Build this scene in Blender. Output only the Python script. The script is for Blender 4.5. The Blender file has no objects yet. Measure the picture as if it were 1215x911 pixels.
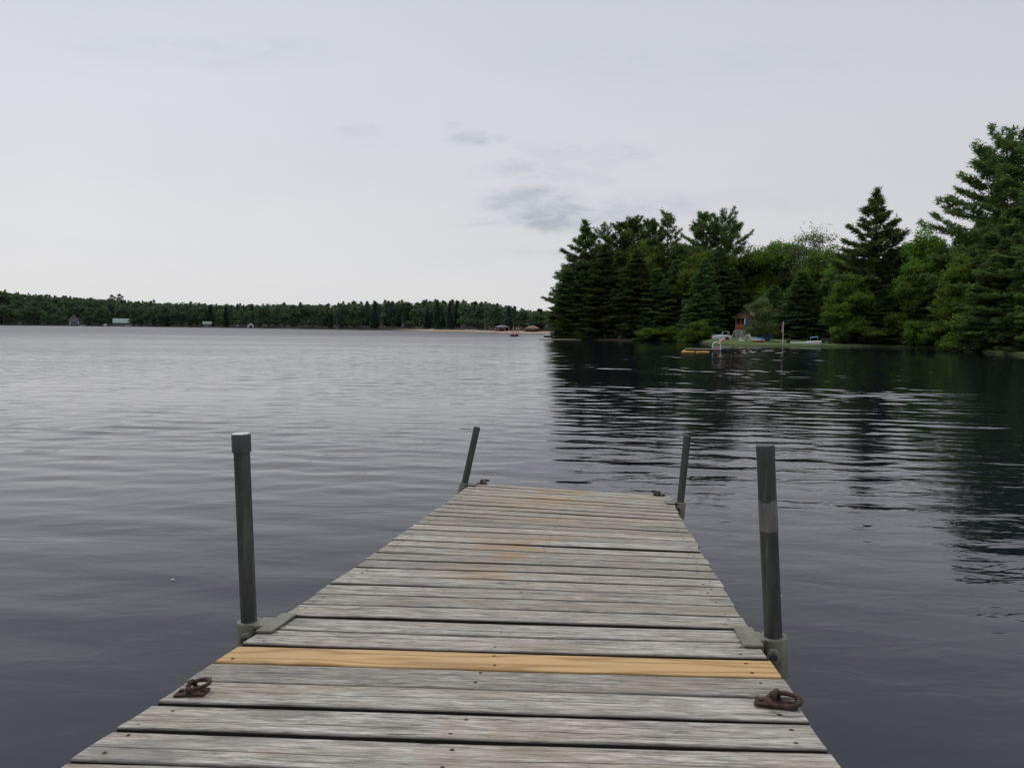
import bpy, math, random
import numpy as np
from mathutils import Vector, Matrix

C = bpy.context.scene.collection
random.seed(5)
H_CAM = 1.70
F, CX, CY = 900.0, 607.5, 455.5
ROLL = math.atan(0.0105)
YH0 = 383.5
PITCH = math.atan((CY - (YH0 + .0105 * CX)) * math.cos(ROLL) / F)

# ------------------------------------------------------------------ camera
fw = Vector((0, math.cos(PITCH), -math.sin(PITCH)))
r0 = Vector((1, 0, 0)); u0 = r0.cross(fw)
RI = r0 * math.cos(ROLL) + u0 * math.sin(ROLL)
UP = -r0 * math.sin(ROLL) + u0 * math.cos(ROLL)
CAM = Vector((0, 0, H_CAM))
cam_d = bpy.data.cameras.new('camera')
cam = bpy.data.objects.new('camera', cam_d); C.objects.link(cam)
m = Matrix((RI, UP, -fw)).transposed().to_4x4(); m.translation = CAM
cam.matrix_world = m
cam_d.sensor_fit = 'HORIZONTAL'; cam_d.sensor_width = 36
cam_d.lens = F / 1215 * 36
cam_d.clip_start = .05; cam_d.clip_end = 20000
bpy.context.scene.camera = cam

def ray(px, py):
    return fw + RI * ((px - CX) / F) - UP * ((py - CY) / F)
def yh(px): return YH0 + .0105 * px
def az(px):
    r = ray(px, yh(px)); return math.degrees(math.atan2(r.x, r.y))
def at(px, py, Y):
    r = ray(px, py); return CAM + r * (Y / r.y)

# ------------------------------------------------------------------ tagging
def tag(o, label=None, cat=None, group=None, kind=None):
    if label: o['label'] = label
    if cat: o['category'] = cat
    if group: o['group'] = group
    if kind: o['kind'] = kind
    return o
def empty(name, loc=(0, 0, 0), rz=0, label=None, cat=None, group=None):
    o = bpy.data.objects.new(name, None); C.objects.link(o)
    o.empty_display_size = .2
    o.location = loc; o.rotation_euler = (0, 0, rz)
    return tag(o, label, cat, group)
def copy_tree(o, parent=None):
    c = o.copy(); C.objects.link(c)
    if parent: c.parent = parent
    for ch in list(o.children): copy_tree(ch, c)
    return c

# ------------------------------------------------------------------ materials
def newmat(name):
    m = bpy.data.materials.new(name); m.use_nodes = True
    nt = m.node_tree; nt.nodes.clear()
    out = nt.nodes.new('ShaderNodeOutputMaterial')
    return m, nt, out
class NT:
    """tiny node wiring helper"""
    def __init__(s, nt): s.nt = nt
    def n(s, t, **kw):
        nd = s.nt.nodes.new(t)
        for k, v in kw.items(): setattr(nd, k, v)
        return nd
    def link(s, a, b): s.nt.links.new(a, b)
    def put(s, sock, v):
        if isinstance(v, bpy.types.NodeSocket): s.link(v, sock)
        elif v is not None: sock.default_value = v
    def math(s, op, a, b=None, c=None, clamp=False):
        nd = s.n('ShaderNodeMath', operation=op, use_clamp=clamp)
        for i, v in enumerate((a, b, c)): s.put(nd.inputs[i], v) if v is not None else None
        return nd.outputs[0]
    def vec(s, op, a, b=None):
        nd = s.n('ShaderNodeVectorMath', operation=op)
        s.put(nd.inputs[0], a)
        if b is not None: s.put(nd.inputs[1], b)
        return nd.outputs['Value'] if op in ('LENGTH', 'DOT_PRODUCT') else nd.outputs[0]
    def noise(s, v, scale=1, detail=3, rough=.5, dist=0, out=0):
        nd = s.n('ShaderNodeTexNoise')
        s.put(nd.inputs['Vector'], v)
        nd.inputs['Scale'].default_value = scale; nd.inputs['Detail'].default_value = detail
        nd.inputs['Roughness'].default_value = rough; nd.inputs['Distortion'].default_value = dist
        return nd.outputs[out]
    def ramp(s, f, stops, interp='LINEAR'):
        nd = s.n('ShaderNodeValToRGB'); nd.color_ramp.interpolation = interp
        e = nd.color_ramp.elements
        while len(e) > 1: e.remove(e[-1])
        e[0].position = stops[0][0]; e[0].color = col(stops[0][1])
        for p, c in stops[1:]:
            x = e.new(p); x.color = col(c)
        s.put(nd.inputs[0], f); return nd.outputs[0]
    def mix(s, f, a, b, blend='MIX'):
        nd = s.n('ShaderNodeMix', data_type='RGBA', blend_type=blend)
        s.put(nd.inputs[0], f); s.put(nd.inputs[6], colv(a)); s.put(nd.inputs[7], colv(b))
        return nd.outputs[2]
    def maprange(s, v, a, b, c=0, d=1, smooth=False):
        nd = s.n('ShaderNodeMapRange'); nd.clamp = True
        if smooth: nd.interpolation_type = 'SMOOTHSTEP'
        s.put(nd.inputs[0], v)
        for i, x in enumerate((a, b, c, d)): s.put(nd.inputs[1 + i], x)
        return nd.outputs[0]
    def bump(s, h, strength=.5, dist=.01, normal=None):
        nd = s.n('ShaderNodeBump'); s.put(nd.inputs['Height'], h)
        nd.inputs['Strength'].default_value = strength; nd.inputs['Distance'].default_value = dist
        if normal: s.link(normal, nd.inputs['Normal'])
        return nd.outputs[0]
def col(c):
    if isinstance(c, (int, float)): c = (c, c, c)
    return tuple(c) + (1,) if len(c) == 3 else tuple(c)
def colv(c):
    return c if isinstance(c, bpy.types.NodeSocket) else col(c)

_mc = {}
def plain(name, c, rough=.6, metal=0, var=.15, scale=8, bump=.1):
    """a surface colour broken up by noise"""
    if name in _mc: return _mc[name]
    m, nt, out = newmat(name); g = NT(nt)
    tc = g.n('ShaderNodeTexCoord').outputs['Object']
    n = g.noise(tc, scale, 4, .6)
    dark = tuple(x * (1 - var * 2) for x in c); lite = tuple(min(1, x * (1 + var)) for x in c)
    b = g.n('ShaderNodeBsdfPrincipled')
    g.link(g.ramp(n, [(.3, dark), (.7, lite)]), b.inputs['Base Color'])
    b.inputs['Roughness'].default_value = rough; b.inputs['Metallic'].default_value = metal
    g.link(g.bump(n, bump, .01), b.inputs['Normal'])
    g.link(b.outputs[0], out.inputs[0]); _mc[name] = m
    return m

def foliage_mat(name, dark, light, trans=.25):
    m, nt, out = newmat(name); g = NT(nt)
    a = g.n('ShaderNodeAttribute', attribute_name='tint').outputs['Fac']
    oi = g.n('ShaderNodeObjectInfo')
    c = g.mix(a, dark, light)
    hs = g.n('ShaderNodeHueSaturation')
    g.link(g.maprange(oi.outputs['Random'], 0, 1, .476, .508), hs.inputs['Hue'])
    g.link(g.maprange(oi.outputs['Random'], 0, 1, .75, 1.2), hs.inputs['Value'])
    g.link(c, hs.inputs['Color'])
    d = g.n('ShaderNodeBsdfDiffuse'); t = g.n('ShaderNodeBsdfTranslucent')
    g.link(hs.outputs[0], d.inputs[0]); g.link(hs.outputs[0], t.inputs[0])
    mx = g.n('ShaderNodeMixShader'); mx.inputs[0].default_value = trans
    g.link(d.outputs[0], mx.inputs[1]); g.link(t.outputs[0], mx.inputs[2])
    g.link(mx.outputs[0], out.inputs[0])
    return m
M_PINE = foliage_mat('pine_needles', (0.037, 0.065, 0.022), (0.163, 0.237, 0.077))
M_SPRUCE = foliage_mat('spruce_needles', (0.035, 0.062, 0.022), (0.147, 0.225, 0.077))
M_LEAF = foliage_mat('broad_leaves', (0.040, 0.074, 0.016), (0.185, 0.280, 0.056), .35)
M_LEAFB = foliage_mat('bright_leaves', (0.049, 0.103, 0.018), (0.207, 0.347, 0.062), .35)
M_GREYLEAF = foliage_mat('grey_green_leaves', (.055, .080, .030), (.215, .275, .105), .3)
M_FARC = foliage_mat('hazed_far_needles', (.036, .058, .050), (.088, .130, .092), .1)  # paler and bluer: distance haze put into the needle colour
M_FARL = foliage_mat('hazed_far_leaves', (.044, .070, .042), (.125, .185, .090), .1)  # same haze painted into the greens of the far leafy trees
M_BARK = plain('bark', (.075, .065, .055), .9, var=.35, scale=6)
M_BIRCH = plain('birch_bark', (.55, .53, .5), .8, var=.3, scale=5)
M_FARBARK = plain('pale_far_bark', (.10, .10, .095), .9, var=.2, scale=2)

# ------------------------------------------------------------------ mesh building
class MB:
    """collects boxes, tubes, lathes into one mesh"""
    def __init__(s): s.v = []; s.f = []; s.mi = []; s.cur = 0
    def add(s, vs, fs):
        b = len(s.v); s.v += [tuple(v) for v in vs]
        for f in fs: s.f.append([b + i for i in f]); s.mi.append(s.cur)
    def hexa(s, p):   # 8 points: bottom 4 ccw, top 4 ccw
        s.add(p, [(3, 2, 1, 0), (4, 5, 6, 7), (0, 1, 5, 4), (1, 2, 6, 5), (2, 3, 7, 6), (3, 0, 4, 7)])
    def box(s, x0, x1, y0, y1, z0, z1):
        s.hexa([(x0, y0, z0), (x1, y0, z0), (x1, y1, z0), (x0, y1, z0), (x0, y0, z1), (x1, y0, z1), (x1, y1, z1), (x0, y1, z1)])
    def tube(s, pts, rad, n=10, caps=True):
        pts = [Vector(p) for p in pts]
        if not isinstance(rad, (list, tuple)): rad = [rad] * len(pts)
        vs = []; fs = []
        prev = None
        for i, p in enumerate(pts):
            d = (pts[min(i + 1, len(pts) - 1)] - pts[max(i - 1, 0)]).normalized()
            if prev is None:
                a = d.orthogonal().normalized()
            else:
                a = (prev - d * prev.dot(d)).normalized()
            prev = a; b = d.cross(a)
            for k in range(n):
                t = 2 * math.pi * k / n
                vs.append(p + (a * math.cos(t) + b * math.sin(t)) * rad[i])
        for i in range(len(pts) - 1):
            for k in range(n):
                k2 = (k + 1) % n
                fs.append((i * n + k, i * n + k2, (i + 1) * n + k2, (i + 1) * n + k))
        if caps:
            fs.append(tuple(range(n))[::-1]); fs.append(tuple((len(pts) - 1) * n + k for k in range(n)))
        s.add(vs, fs)
    def ring(s, c, ax, R, r, n=36, k=10, a0=0, a1=2 * math.pi):
        ax = Vector(ax).normalized(); u = ax.orthogonal().normalized(); w = ax.cross(u)
        pts = [Vector(c) + (u * math.cos(a0 + (a1 - a0) * i / n) + w * math.sin(a0 + (a1 - a0) * i / n)) * R for i in range(n + 1)]
        s.tube(pts, r, k, caps=(a1 - a0 < 6.2))
    def grid(s, P):   # 2d list of points
        h = len(P); w = len(P[0]); vs = [p for r in P for p in r]
        s.add(vs, [(i * w + j, i * w + j + 1, (i + 1) * w + j + 1, (i + 1) * w + j) for i in range(h - 1) for j in range(w - 1)])
    def build(s, name, mats, parent=None, smooth=False, bevel=0, loc=None):
        me = bpy.data.meshes.new(name); me.from_pydata(s.v, [], s.f)
        if not isinstance(mats, (list, tuple)): mats = [mats]
        for m in mats: me.materials.append(m)
        me.polygons.foreach_set('material_index', s.mi)
        if smooth:
            me.polygons.foreach_set('use_smooth', [True] * len(me.polygons))
            me.set_sharp_from_angle(angle=math.radians(40))
        me.update()
        o = bpy.data.objects.new(name, me); C.objects.link(o)
        if parent: o.parent = parent
        if loc is not None: o.location = loc
        if bevel:
            b = o.modifiers.new('bevel', 'BEVEL'); b.width = bevel; b.segments = 2; b.limit_method = 'ANGLE'
        return o

def np_mesh(name, V, nper, mat, tint=None):
    """V: (N,nper,3) separate polygons"""
    N = V.shape[0]; me = bpy.data.meshes.new(name)
    me.vertices.add(N * nper); me.vertices.foreach_set('co', V.reshape(-1).astype(np.float32))
    me.loops.add(N * nper); me.loops.foreach_set('vertex_index', np.arange(N * nper, dtype=np.int32))
    me.polygons.add(N); me.polygons.foreach_set('loop_start', np.arange(0, N * nper, nper, dtype=np.int32))
    me.update(calc_edges=True)
    if tint is not None:
        at_ = me.attributes.new('tint', 'FLOAT', 'POINT')
        at_.data.foreach_set('value', np.repeat(tint, nper).astype(np.float32))
    me.materials.append(mat)
    return me

# ------------------------------------------------------------------ world
w = bpy.data.worlds.new('World'); bpy.context.scene.world = w; w.use_nodes = True
nt = w.node_tree; nt.nodes.clear(); g = NT(nt)
out = g.n('ShaderNodeOutputWorld')
tc = g.n('ShaderNodeTexCoord').outputs['Generated']
sp = g.n('ShaderNodeSeparateXYZ'); g.link(tc, sp.inputs[0])
X, Y, Z = sp.outputs
base = g.ramp(Z, [(0.0, (.750, .745, .750)), (.06, (.752, .748, .757)), (.16, (.725, .732, .762)), (.28, (.690, .708, .750)), (.40, (.65, .668, .730)), (.54, (.80, .83, 1.0)), (.7, (.86, .90, 1.02)), (1, (1.0, 1.03, 1.08))])
side = g.maprange(X, -.5, .6, 1.04, .90)
base = g.mix(1.0, base, g.n('ShaderNodeCombineXYZ').outputs[0], 'MULTIPLY')
cx_ = [n for n in nt.nodes if n.type == 'COMBXYZ'][0]
for i in range(3): g.link(side, cx_.inputs[i])
# soft broad mottling of the overcast
st = g.n('ShaderNodeCombineXYZ')
yy = g.math('MAXIMUM', Y, .05)
U = g.math('DIVIDE', X, yy); V_ = g.math('DIVIDE', Z, yy)
g.link(U, st.inputs[0]); g.link(V_, st.inputs[1])
big = g.noise(g.vec('MULTIPLY', tc, (2.2, 2.2, 7)), 1.6, 4, .55, .3)
base = g.mix(g.maprange(big, .35, .7, 0, .20), base, (.58, .60, .66))
fine = g.noise(g.vec('MULTIPLY', st.outputs[0], (16, 44, 1)), 1, 6, .65, .6)
ragged = g.maprange(fine, .36, .66, 0, 1, True)
warp = g.noise(g.vec('MULTIPLY', st.outputs[0], (12, 20, 1)), 1, 4, .55, 0, out=1)
wv = g.vec('MULTIPLY', g.vec('SUBTRACT', warp, (.5, .5, .5)), (.09, .035, 0))
pos = g.vec('ADD', st.outputs[0], wv)
def uvdir(px, py):
    r = ray(px, py); return r.x / r.y, r.z / r.y
for (px, py, a, b, s_) in [(565, 166, 40, 9, .55), (540, 150, 14, 8, .22), (630, 234, 70, 12, .60), (655, 258, 78, 17, .85), (692, 254, 80, 26, .62), (605, 266, 60, 6, .4), (640, 300, 60, 8, .18), (700, 212, 50, 14, .2), (625, 205, 60, 14, .42), (655, 180, 40, 16, .26),
                           (735, 182, 60, 18, .26), (590, 240, 40, 8, .35), (780, 235, 60, 16, .16), (770, 255, 70, 12, .3), (800, 245, 40, 10, .2), (425, 158, 30, 8, .22), (900, 240, 120, 18, .12),
                           (250, 60, 200, 25, .12), (850, 70, 260, 30, .10)]:
    u, v = uvdir(px, py)
    dlt = g.vec('SUBTRACT', pos, (u, v, 0))
    ln = g.vec('LENGTH', g.vec('MULTIPLY', dlt, (F / a, F / b, 0)))
    mk = g.maprange(ln, 1.25, .1, 0, min(1, s_ * 1.25), True)
    mk = g.math('MULTIPLY', mk, g.maprange(ragged, 0, 1, .22, 1))
    mk = g.math('MULTIPLY', mk, g.math('GREATER_THAN', Y, .05))
    base = g.mix(mk, base, (.42, .455, .53))
sky = g.n('ShaderNodeTexSky'); sky.sky_type = 'NISHITA'; sky.sun_disc = False
SUN_EL, SUN_AZ = math.radians(52), math.radians(-35)
sky.sun_elevation = SUN_EL; sky.sun_rotation = SUN_AZ
b1 = g.n('ShaderNodeBackground'); g.link(sky.outputs[0], b1.inputs[0]); b1.inputs[1].default_value = .05
b2 = g.n('ShaderNodeBackground'); g.link(base, b2.inputs[0]); b2.inputs[1].default_value = 1.0
mx = g.n('ShaderNodeMixShader'); mx.inputs[0].default_value = .96
g.link(b1.outputs[0], mx.inputs[1]); g.link(b2.outputs[0], mx.inputs[2]); g.link(mx.outputs[0], out.inputs[0])
sl = bpy.data.lights.new('sun', 'SUN'); sl.energy = 1.0; sl.angle = math.radians(28); sl.color = (1, .97, .92)
so = bpy.data.objects.new('sun', sl); C.objects.link(so)
sd = Vector((math.sin(SUN_AZ) * math.cos(SUN_EL), math.cos(SUN_AZ) * math.cos(SUN_EL), math.sin(SUN_EL)))
so.rotation_euler = sd.to_track_quat('Z', 'Y').to_euler()
sc = bpy.context.scene
sc.view_settings.view_transform = 'Standard'; sc.view_settings.look = 'None'; sc.view_settings.exposure = 0
sc.render.engine = 'CYCLES'; sc.cycles.max_bounces = 4; sc.cycles.diffuse_bounces = 2; sc.cycles.glossy_bounces = 3
sc.cycles.use_adaptive_sampling = True; sc.cycles.adaptive_threshold = .015
sc.cycles.transparent_max_bounces = 4; sc.cycles.caustics_reflective = False; sc.cycles.caustics_refractive = False

# ------------------------------------------------------------------ shore line and ground
_sh = [(-180, 4), (-130, 6), (-100, 30), (-75, 160), (-55, 500), (az(-60), 760), (az(0), 760), (az(60), 770), (az(150), 740), (az(250), 640), (az(330), 560), (az(400), 480),
       (az(480), 420), (az(540), 350), (az(600), 285), (az(640), 280), (az(652.5), 275), (az(657), 131), (az(690), 127), (az(740), 120), (az(800), 119), (az(828), 113), (az(845), 101), (az(870), 94), (az(900), 90.5),
       (az(960), 92), (az(1000), 96), (az(1060), 97), (az(1110), 95), (az(1150), 88), (az(1172), 78), (az(1215), 73), (az(1300), 60), (52, 40), (75, 18), (100, 9), (130, 6), (180, 4)]
SA = np.array([a for a, _ in _sh]); SD = np.array([d for _, d in _sh])
def shore(a): return float(np.interp(a, SA, SD))
def hillf(a):   # far hill height multiplier by azimuth
    return float(np.interp(a, [az(-60), az(0), az(100), az(200), az(300), az(420), az(650), az(700)], [30, 27, 22, 13, 8, 3, 0, 0]))
def gz(a, r):
    s = shore(a); o = r - s
    if o < 0: return max(-3.0, o * .12)
    z = float(np.interp(o, [0, .6, 4, 12, 40, 120, 400], [0, .26, .36, .60, 1.4, 3.2, 6]))
    if s > 200: z += hillf(a) * float(np.interp(o, [10, 160, 320, 900], [0, .75, 1, 1.1]))
    return z
def gp(px, d):   # ground point under image column px at horizontal distance d
    a = az(px); r = d / math.cos(math.radians(a)) if False else d
    return Vector((math.sin(math.radians(a)) * r, math.cos(math.radians(a)) * r, gz(a, r)))
azs = sorted(set([round(x, 3) for x in list(np.arange(-180, -40, 4)) + list(np.arange(-40, 40, .35)) + list(np.arange(40, 181, 4)) + [az(652.5), az(653.5), az(655), az(657), az(828), az(845)]]))
offs = [0, .3, .6, 1.1, 2, 4, 8, 12, 20, 30, 40, 60, 90, 120, 160, 220, 320, 450, 700, 1100, 2500, 6000]
P = []
for a in azs:
    s = shore(a); row = []
    for fr in (.0, .3, .6, .85): row.append(s * fr)
    for o in (-8, -2, -.5):
        row.append(max(s + o, s * .86 + (s * .13) * (1 + o / 8.1)))
    row += [s + o for o in offs]
    rr = []
    jit = random.Random(int(a * 100))
    for r in row:
        z = gz(a, r)
        if r > s + 1: z += jit.uniform(-.06, .06) * min(1, (r - s) / 5)
        rr.append((math.sin(math.radians(a)) * r, math.cos(math.radians(a)) * r, z))
    P.append(rr)
mb = MB(); mb.grid(P)
m, nt, out = newmat('ground'); g = NT(nt)
ob = g.n('ShaderNodeTexCoord').outputs['Object']
at1 = g.n('ShaderNodeAttribute', attribute_name='cover').outputs['Color']
sx = g.n('ShaderNodeSeparateXYZ'); g.link(at1, sx.inputs[0])
n1 = g.noise(ob, .6, 5, .6); n2 = g.noise(ob, 7, 4, .6)
litter = g.ramp(n2, [(.3, (.010, .009, .006)), (.7, (.032, .025, .014))])
grass = g.ramp(n1, [(.3, (.040, .072, .010)), (.55, (.066, .105, .015)), (.72, (.115, .125, .03))])
grass = g.mix(g.maprange(n2, .3, .7, 0, .4), grass, (.045, .07, .015))
sand = g.ramp(n1, [(.3, (.29, .205, .14)), (.7, (.39, .29, .20))])
c = g.mix(sx.outputs[1], litter, grass); c = g.mix(sx.outputs[0], c, sand)
b = g.n('ShaderNodeBsdfPrincipled'); g.link(c, b.inputs['Base Color']); b.inputs['Roughness'].default_value = .95
g.link(g.bump(n2, .6, .06), b.inputs['Normal']); g.link(b.outputs[0], out.inputs[0])
ground = mb.build('ground', m, smooth=True); tag(ground, kind='structure')
ca = ground.data.color_attributes.new('cover', 'FLOAT_COLOR', 'POINT')
vals = []
A_b0, A_b1 = az(462), az(653); A_l0, A_l1 = az(835), az(998)
for a, row in zip(azs, P):
    s = shore(a)
    for (x, y, z) in row:
        o = math.hypot(x, y) - s; sd_ = gr_ = 0
        if A_b0 < a < A_b1 and o < 20: sd_ = min(1, (a - A_b0) / 2.5)
        if A_l0 < a < A_l1 and 0.1 < o < 26: gr_ = 1
        if 15 < a < 40 and a > A_l1 and .2 < o < 3: gr_ = .8
        vals += [sd_, gr_, 0, 1]
ca.data.foreach_set('color', vals)

# ------------------------------------------------------------------ water
m, nt, out = newmat('lake_water'); g = NT(nt)
ob = g.n('ShaderNodeTexCoord').outputs['Object']
def rot(v, deg, sc_):
    mp = g.n('ShaderNodeMapping'); g.link(v, mp.inputs[0]); mp.inputs['Rotation'].default_value = (0, 0, math.radians(deg)); mp.inputs['Scale'].default_value = sc_
    return mp.outputs[0]
dist = g.vec('LENGTH', ob)
swell = g.noise(rot(ob, -4, (.42, 1.25, 1)), 1.0, 2.5, .5, .35)          # long low ripples lying across the view
rip = g.noise(rot(ob, 9, (1.9, 4.6, 1)), 1.0, 3, .55, .5)
fine = g.noise(rot(ob, -12, (5, 11, 1)), 1.0, 2, .5, .3)
patch = g.noise(rot(ob, 5, (.018, .06, 1)), 1.0, 3, .5, .6)
sepo = g.n('ShaderNodeSeparateXYZ'); g.link(ob, sepo.inputs[0])
ratio = g.math('DIVIDE', sepo.outputs[0], g.math('MAXIMUM', sepo.outputs[1], .5))
lee = g.maprange(ratio, .0, .075, 1, 0, True)       # open lake to the left, sheltered water under the trees
far = g.maprange(dist, 12, 70, 0, 1, True)
calm = g.maprange(dist, 20, 75, 1, .34, True)
pm = g.maprange(patch, .36, .66, .55, 1.45, True)
openw = g.math('MULTIPLY', g.math('MULTIPLY', lee, far), pm)
a_sw = g.math('MULTIPLY', g.math('ADD', g.math('MULTIPLY', calm, .046), g.math('MULTIPLY', openw, .10)), pm)
a_rp = g.math('MULTIPLY', g.math('ADD', g.math('MULTIPLY', g.maprange(dist, 8, 25, 1, .15), .0095), g.math('MULTIPLY', openw, .020)), pm)
a_fn = g.math('ADD', .0003, g.math('MULTIPLY', openw, .005))
hh = g.math('MULTIPLY', swell, g.math('MULTIPLY', a_sw, .10))
hh = g.math('MULTIPLY_ADD', rip, a_rp, hh)
hh = g.math('MULTIPLY_ADD', fine, a_fn, hh)
def wake(px, py, rx, ry, amp):
    global hh
    p = at(px, py, 60); r = ray(px, py); t = -H_CAM / r.z; p = CAM + r * t
    dl = g.vec('LENGTH', g.vec('MULTIPLY', g.vec('SUBTRACT', ob, (p.x, p.y, 0)), (1 / rx, 1 / ry, 0)))
    mk = g.maprange(dl, 1, .2, 0, amp, True)
    hh = g.math('MULTIPLY_ADD', g.noise(rot(ob, 0, (.55, .42, 1)), 1, 3, .6), mk, hh)

b = g.n('ShaderNodeBsdfPrincipled'); b.inputs['Base Color'].default_value = (.0060, .0062, .0130, 1)
b.inputs['Roughness'].default_value = .035; b.inputs['IOR'].default_value = 1.39
g.link(g.math('ADD', g.maprange(dist, 20, 100, .02, .07), g.math('MULTIPLY', g.math('MULTIPLY', lee, g.maprange(patch, .36, .66, .75, 1.1)), g.maprange(dist, 25, 190, .02, .34))), b.inputs['Roughness'])
nb = g.n('ShaderNodeBump'); nb.inputs['Strength'].default_value = 1; nb.inputs['Distance'].default_value = 1.0
g.link(hh, nb.inputs['Height']); g.link(nb.outputs[0], b.inputs['Normal'])
g.link(b.outputs[0], out.inputs[0])
def wave_height(x, y):
    """small wind ripples as a sum of many wave trains, crests lying across the lake"""
    rng = np.random.default_rng(12)
    r = np.hypot(x, y); a = np.degrees(np.arctan2(x, y))
    dr = .02 + .0022 * r + np.maximum(0, r - 100) * .008
    z = np.zeros_like(x)
    lee = np.clip((5.5 - a) / 4.0, 0, 1)                       # open lake to the left of the point
    sm = lambda v, p, q: np.clip((v - p) / (q - p), 0, 1) ** 2 * (3 - 2 * np.clip((v - p) / (q - p), 0, 1))
    base = .012 + (.022 - .007 * lee) * sm(r, 4, 13) + .022 * lee * sm(r, 12, 50) - .016 * (1 - lee) * sm(r, 24, 60)
    env = 1 + .35 * np.sin(x * .33 + y * .21 + 1) * np.sin(y * .17 - x * .08) + .25 * np.sin(y * .55 + x * .12 + 2) + .18 * np.sin(x * .9 - y * .4)
    n = 72
    lam = np.exp(rng.uniform(np.log(.24), np.log(2.4), n))
    w_ = np.exp(-(np.log(lam / .62)) ** 2 / (2 * .50 ** 2)); w_ /= math.sqrt((w_ ** 2).sum() / 2)
    for i in range(n):
        th = math.radians(rng.normal() * (10 + 6 / max(.4, lam[i])) + 6)
        k = 2 * math.pi / lam[i]; ph = rng.uniform(0, 6.28)
        res = np.clip((lam[i] / dr - 2.5) / 2, 0, 1)
        z += res * w_[i] / k * np.sin(k * (y * math.cos(th) + x * math.sin(th)) + ph)
    z *= base * env
    for (px, py, rx, ry, amp) in ((903, 416.5, 7, 7, .12), (962, 415, 6, 6, .07), (872, 418.5, 4, 4, .12), (905, 425, 15, 9, .05)):
        q = water_pt(px, py); mk = np.exp(-((x - q.x) / rx) ** 2 - ((y - q.y) / ry) ** 2) * amp; c_ = np.zeros_like(x)
        for i in range(12):
            th = rng.uniform(0, 6.28); lm = rng.uniform(.6, 1.5); k = 2 * math.pi / lm
            c_ += np.sin(k * (y * math.cos(th) + x * math.sin(th)) + rng.uniform(0, 6)) / k
        z += mk * c_ / math.sqrt(6)
    edge = sm(47 - np.abs(a), 0, 3) * sm(r, 1.2, 2.0) * (1 - sm(r, 380, 450))
    return z * edge
def water_pt(px, py):
    r = ray(px, py); return CAM + r * (-H_CAM / r.z)
rr = [1.2]
while rr[-1] < 450: q = rr[-1]; rr.append(q + .02 + .0022 * q + max(0, q - 100) * .008)
rr[-1] = 450.0
rr = np.array(rr); aa = np.radians(np.linspace(-47, 47, 471))
RR, AA = np.meshgrid(rr, aa, indexing='ij'); XX = RR * np.sin(AA); YY = RR * np.cos(AA)
ZZ = wave_height(XX, YY)
V0 = np.stack([XX, YY, ZZ], -1).reshape(-1, 3); nr, na = RR.shape
ii = (np.arange(nr - 1)[:, None] * na + np.arange(na - 1)[None]).reshape(-1)
F0 = np.stack([ii, ii + 1, ii + na + 1, ii + na], 1)[:, ::-1]
def flat(r_list, a_list, off):
    R2, A2 = np.meshgrid(np.array(r_list), np.radians(np.array(a_list)), indexing='ij')
    V = np.stack([R2 * np.sin(A2), R2 * np.cos(A2), R2 * 0], -1).reshape(-1, 3); n2 = len(a_list)
    i2 = (np.arange(len(r_list) - 1)[:, None] * n2 + np.arange(n2 - 1)[None]).reshape(-1)
    return V, np.stack([i2, i2 + 1, i2 + n2 + 1, i2 + n2], 1)[:, ::-1] + off
V1, F1 = flat([0.001, 1.2], np.linspace(-47, 47, 95), len(V0))
V2, F2 = flat([450, 700, 1500, 5000], np.linspace(-47, 47, 471), len(V0) + len(V1))
V3, F3 = flat([0.001, 1.2, 5, 20, 100, 450, 5000], np.linspace(47, 313, 60), len(V0) + len(V1) + len(V2))
VV = np.concatenate([V0, V1, V2, V3]); FF = np.concatenate([F0, F1, F2, F3]).astype(np.int32)
me = bpy.data.meshes.new('water'); me.vertices.add(len(VV)); me.vertices.foreach_set('co', VV.reshape(-1).astype(np.float32))
me.loops.add(FF.size); me.loops.foreach_set('vertex_index', FF.reshape(-1)); me.polygons.add(len(FF))
me.polygons.foreach_set('loop_start', np.arange(0, FF.size, 4, dtype=np.int32)); me.update(calc_edges=True)
me.polygons.foreach_set('use_smooth', np.ones(len(FF), dtype=bool)); me.materials.append(m)
wo = bpy.data.objects.new('water', me); C.objects.link(wo); tag(wo, kind='structure')

# ------------------------------------------------------------------ dock
DP = [-0.15383, 1.38477, -0.84343 + H_CAM, 0.13576, -0.10518, 0.00374, -0.07643, 0.0304, -0.0019, 1.53054, -9e-05, 0.0291]
PB = .1445
def deck(s, t, h=0.0):
    """point on the slightly twisted deck: s metres out, t metres across (+right), h above"""
    x0, y0, z0, yaw, a1, a2, q0, q1, q2, W, bend, skew = DP
    d = Vector((math.sin(yaw), math.cos(yaw), 0)); q = Vector((math.cos(yaw + skew), -math.sin(yaw + skew), 0))
    sr = max(s, -.3); rl = q0 + q1 * sr + q2 * sr * sr
    p = Vector((x0, y0, z0)) + d * s + q * bend * s * s + Vector((0, 0, a1 * s + a2 * s * s))
    n = Vector((math.sin(rl) * q.x, math.sin(rl) * q.y, math.cos(rl)))
    return p + q * (t * math.cos(rl)) + Vector((0, 0, -t * math.sin(rl))) + n * h
WD = DP[9]
dock = empty('dock', deck(0, 0), 0, 'long weathered grey plank dock running out into the lake', 'dock')
def dlocal(mb): 
    o = dock.location
    mb.v = [(v[0] - o.x, v[1] - o.y, v[2] - o.z) for v in mb.v]; return mb

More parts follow.
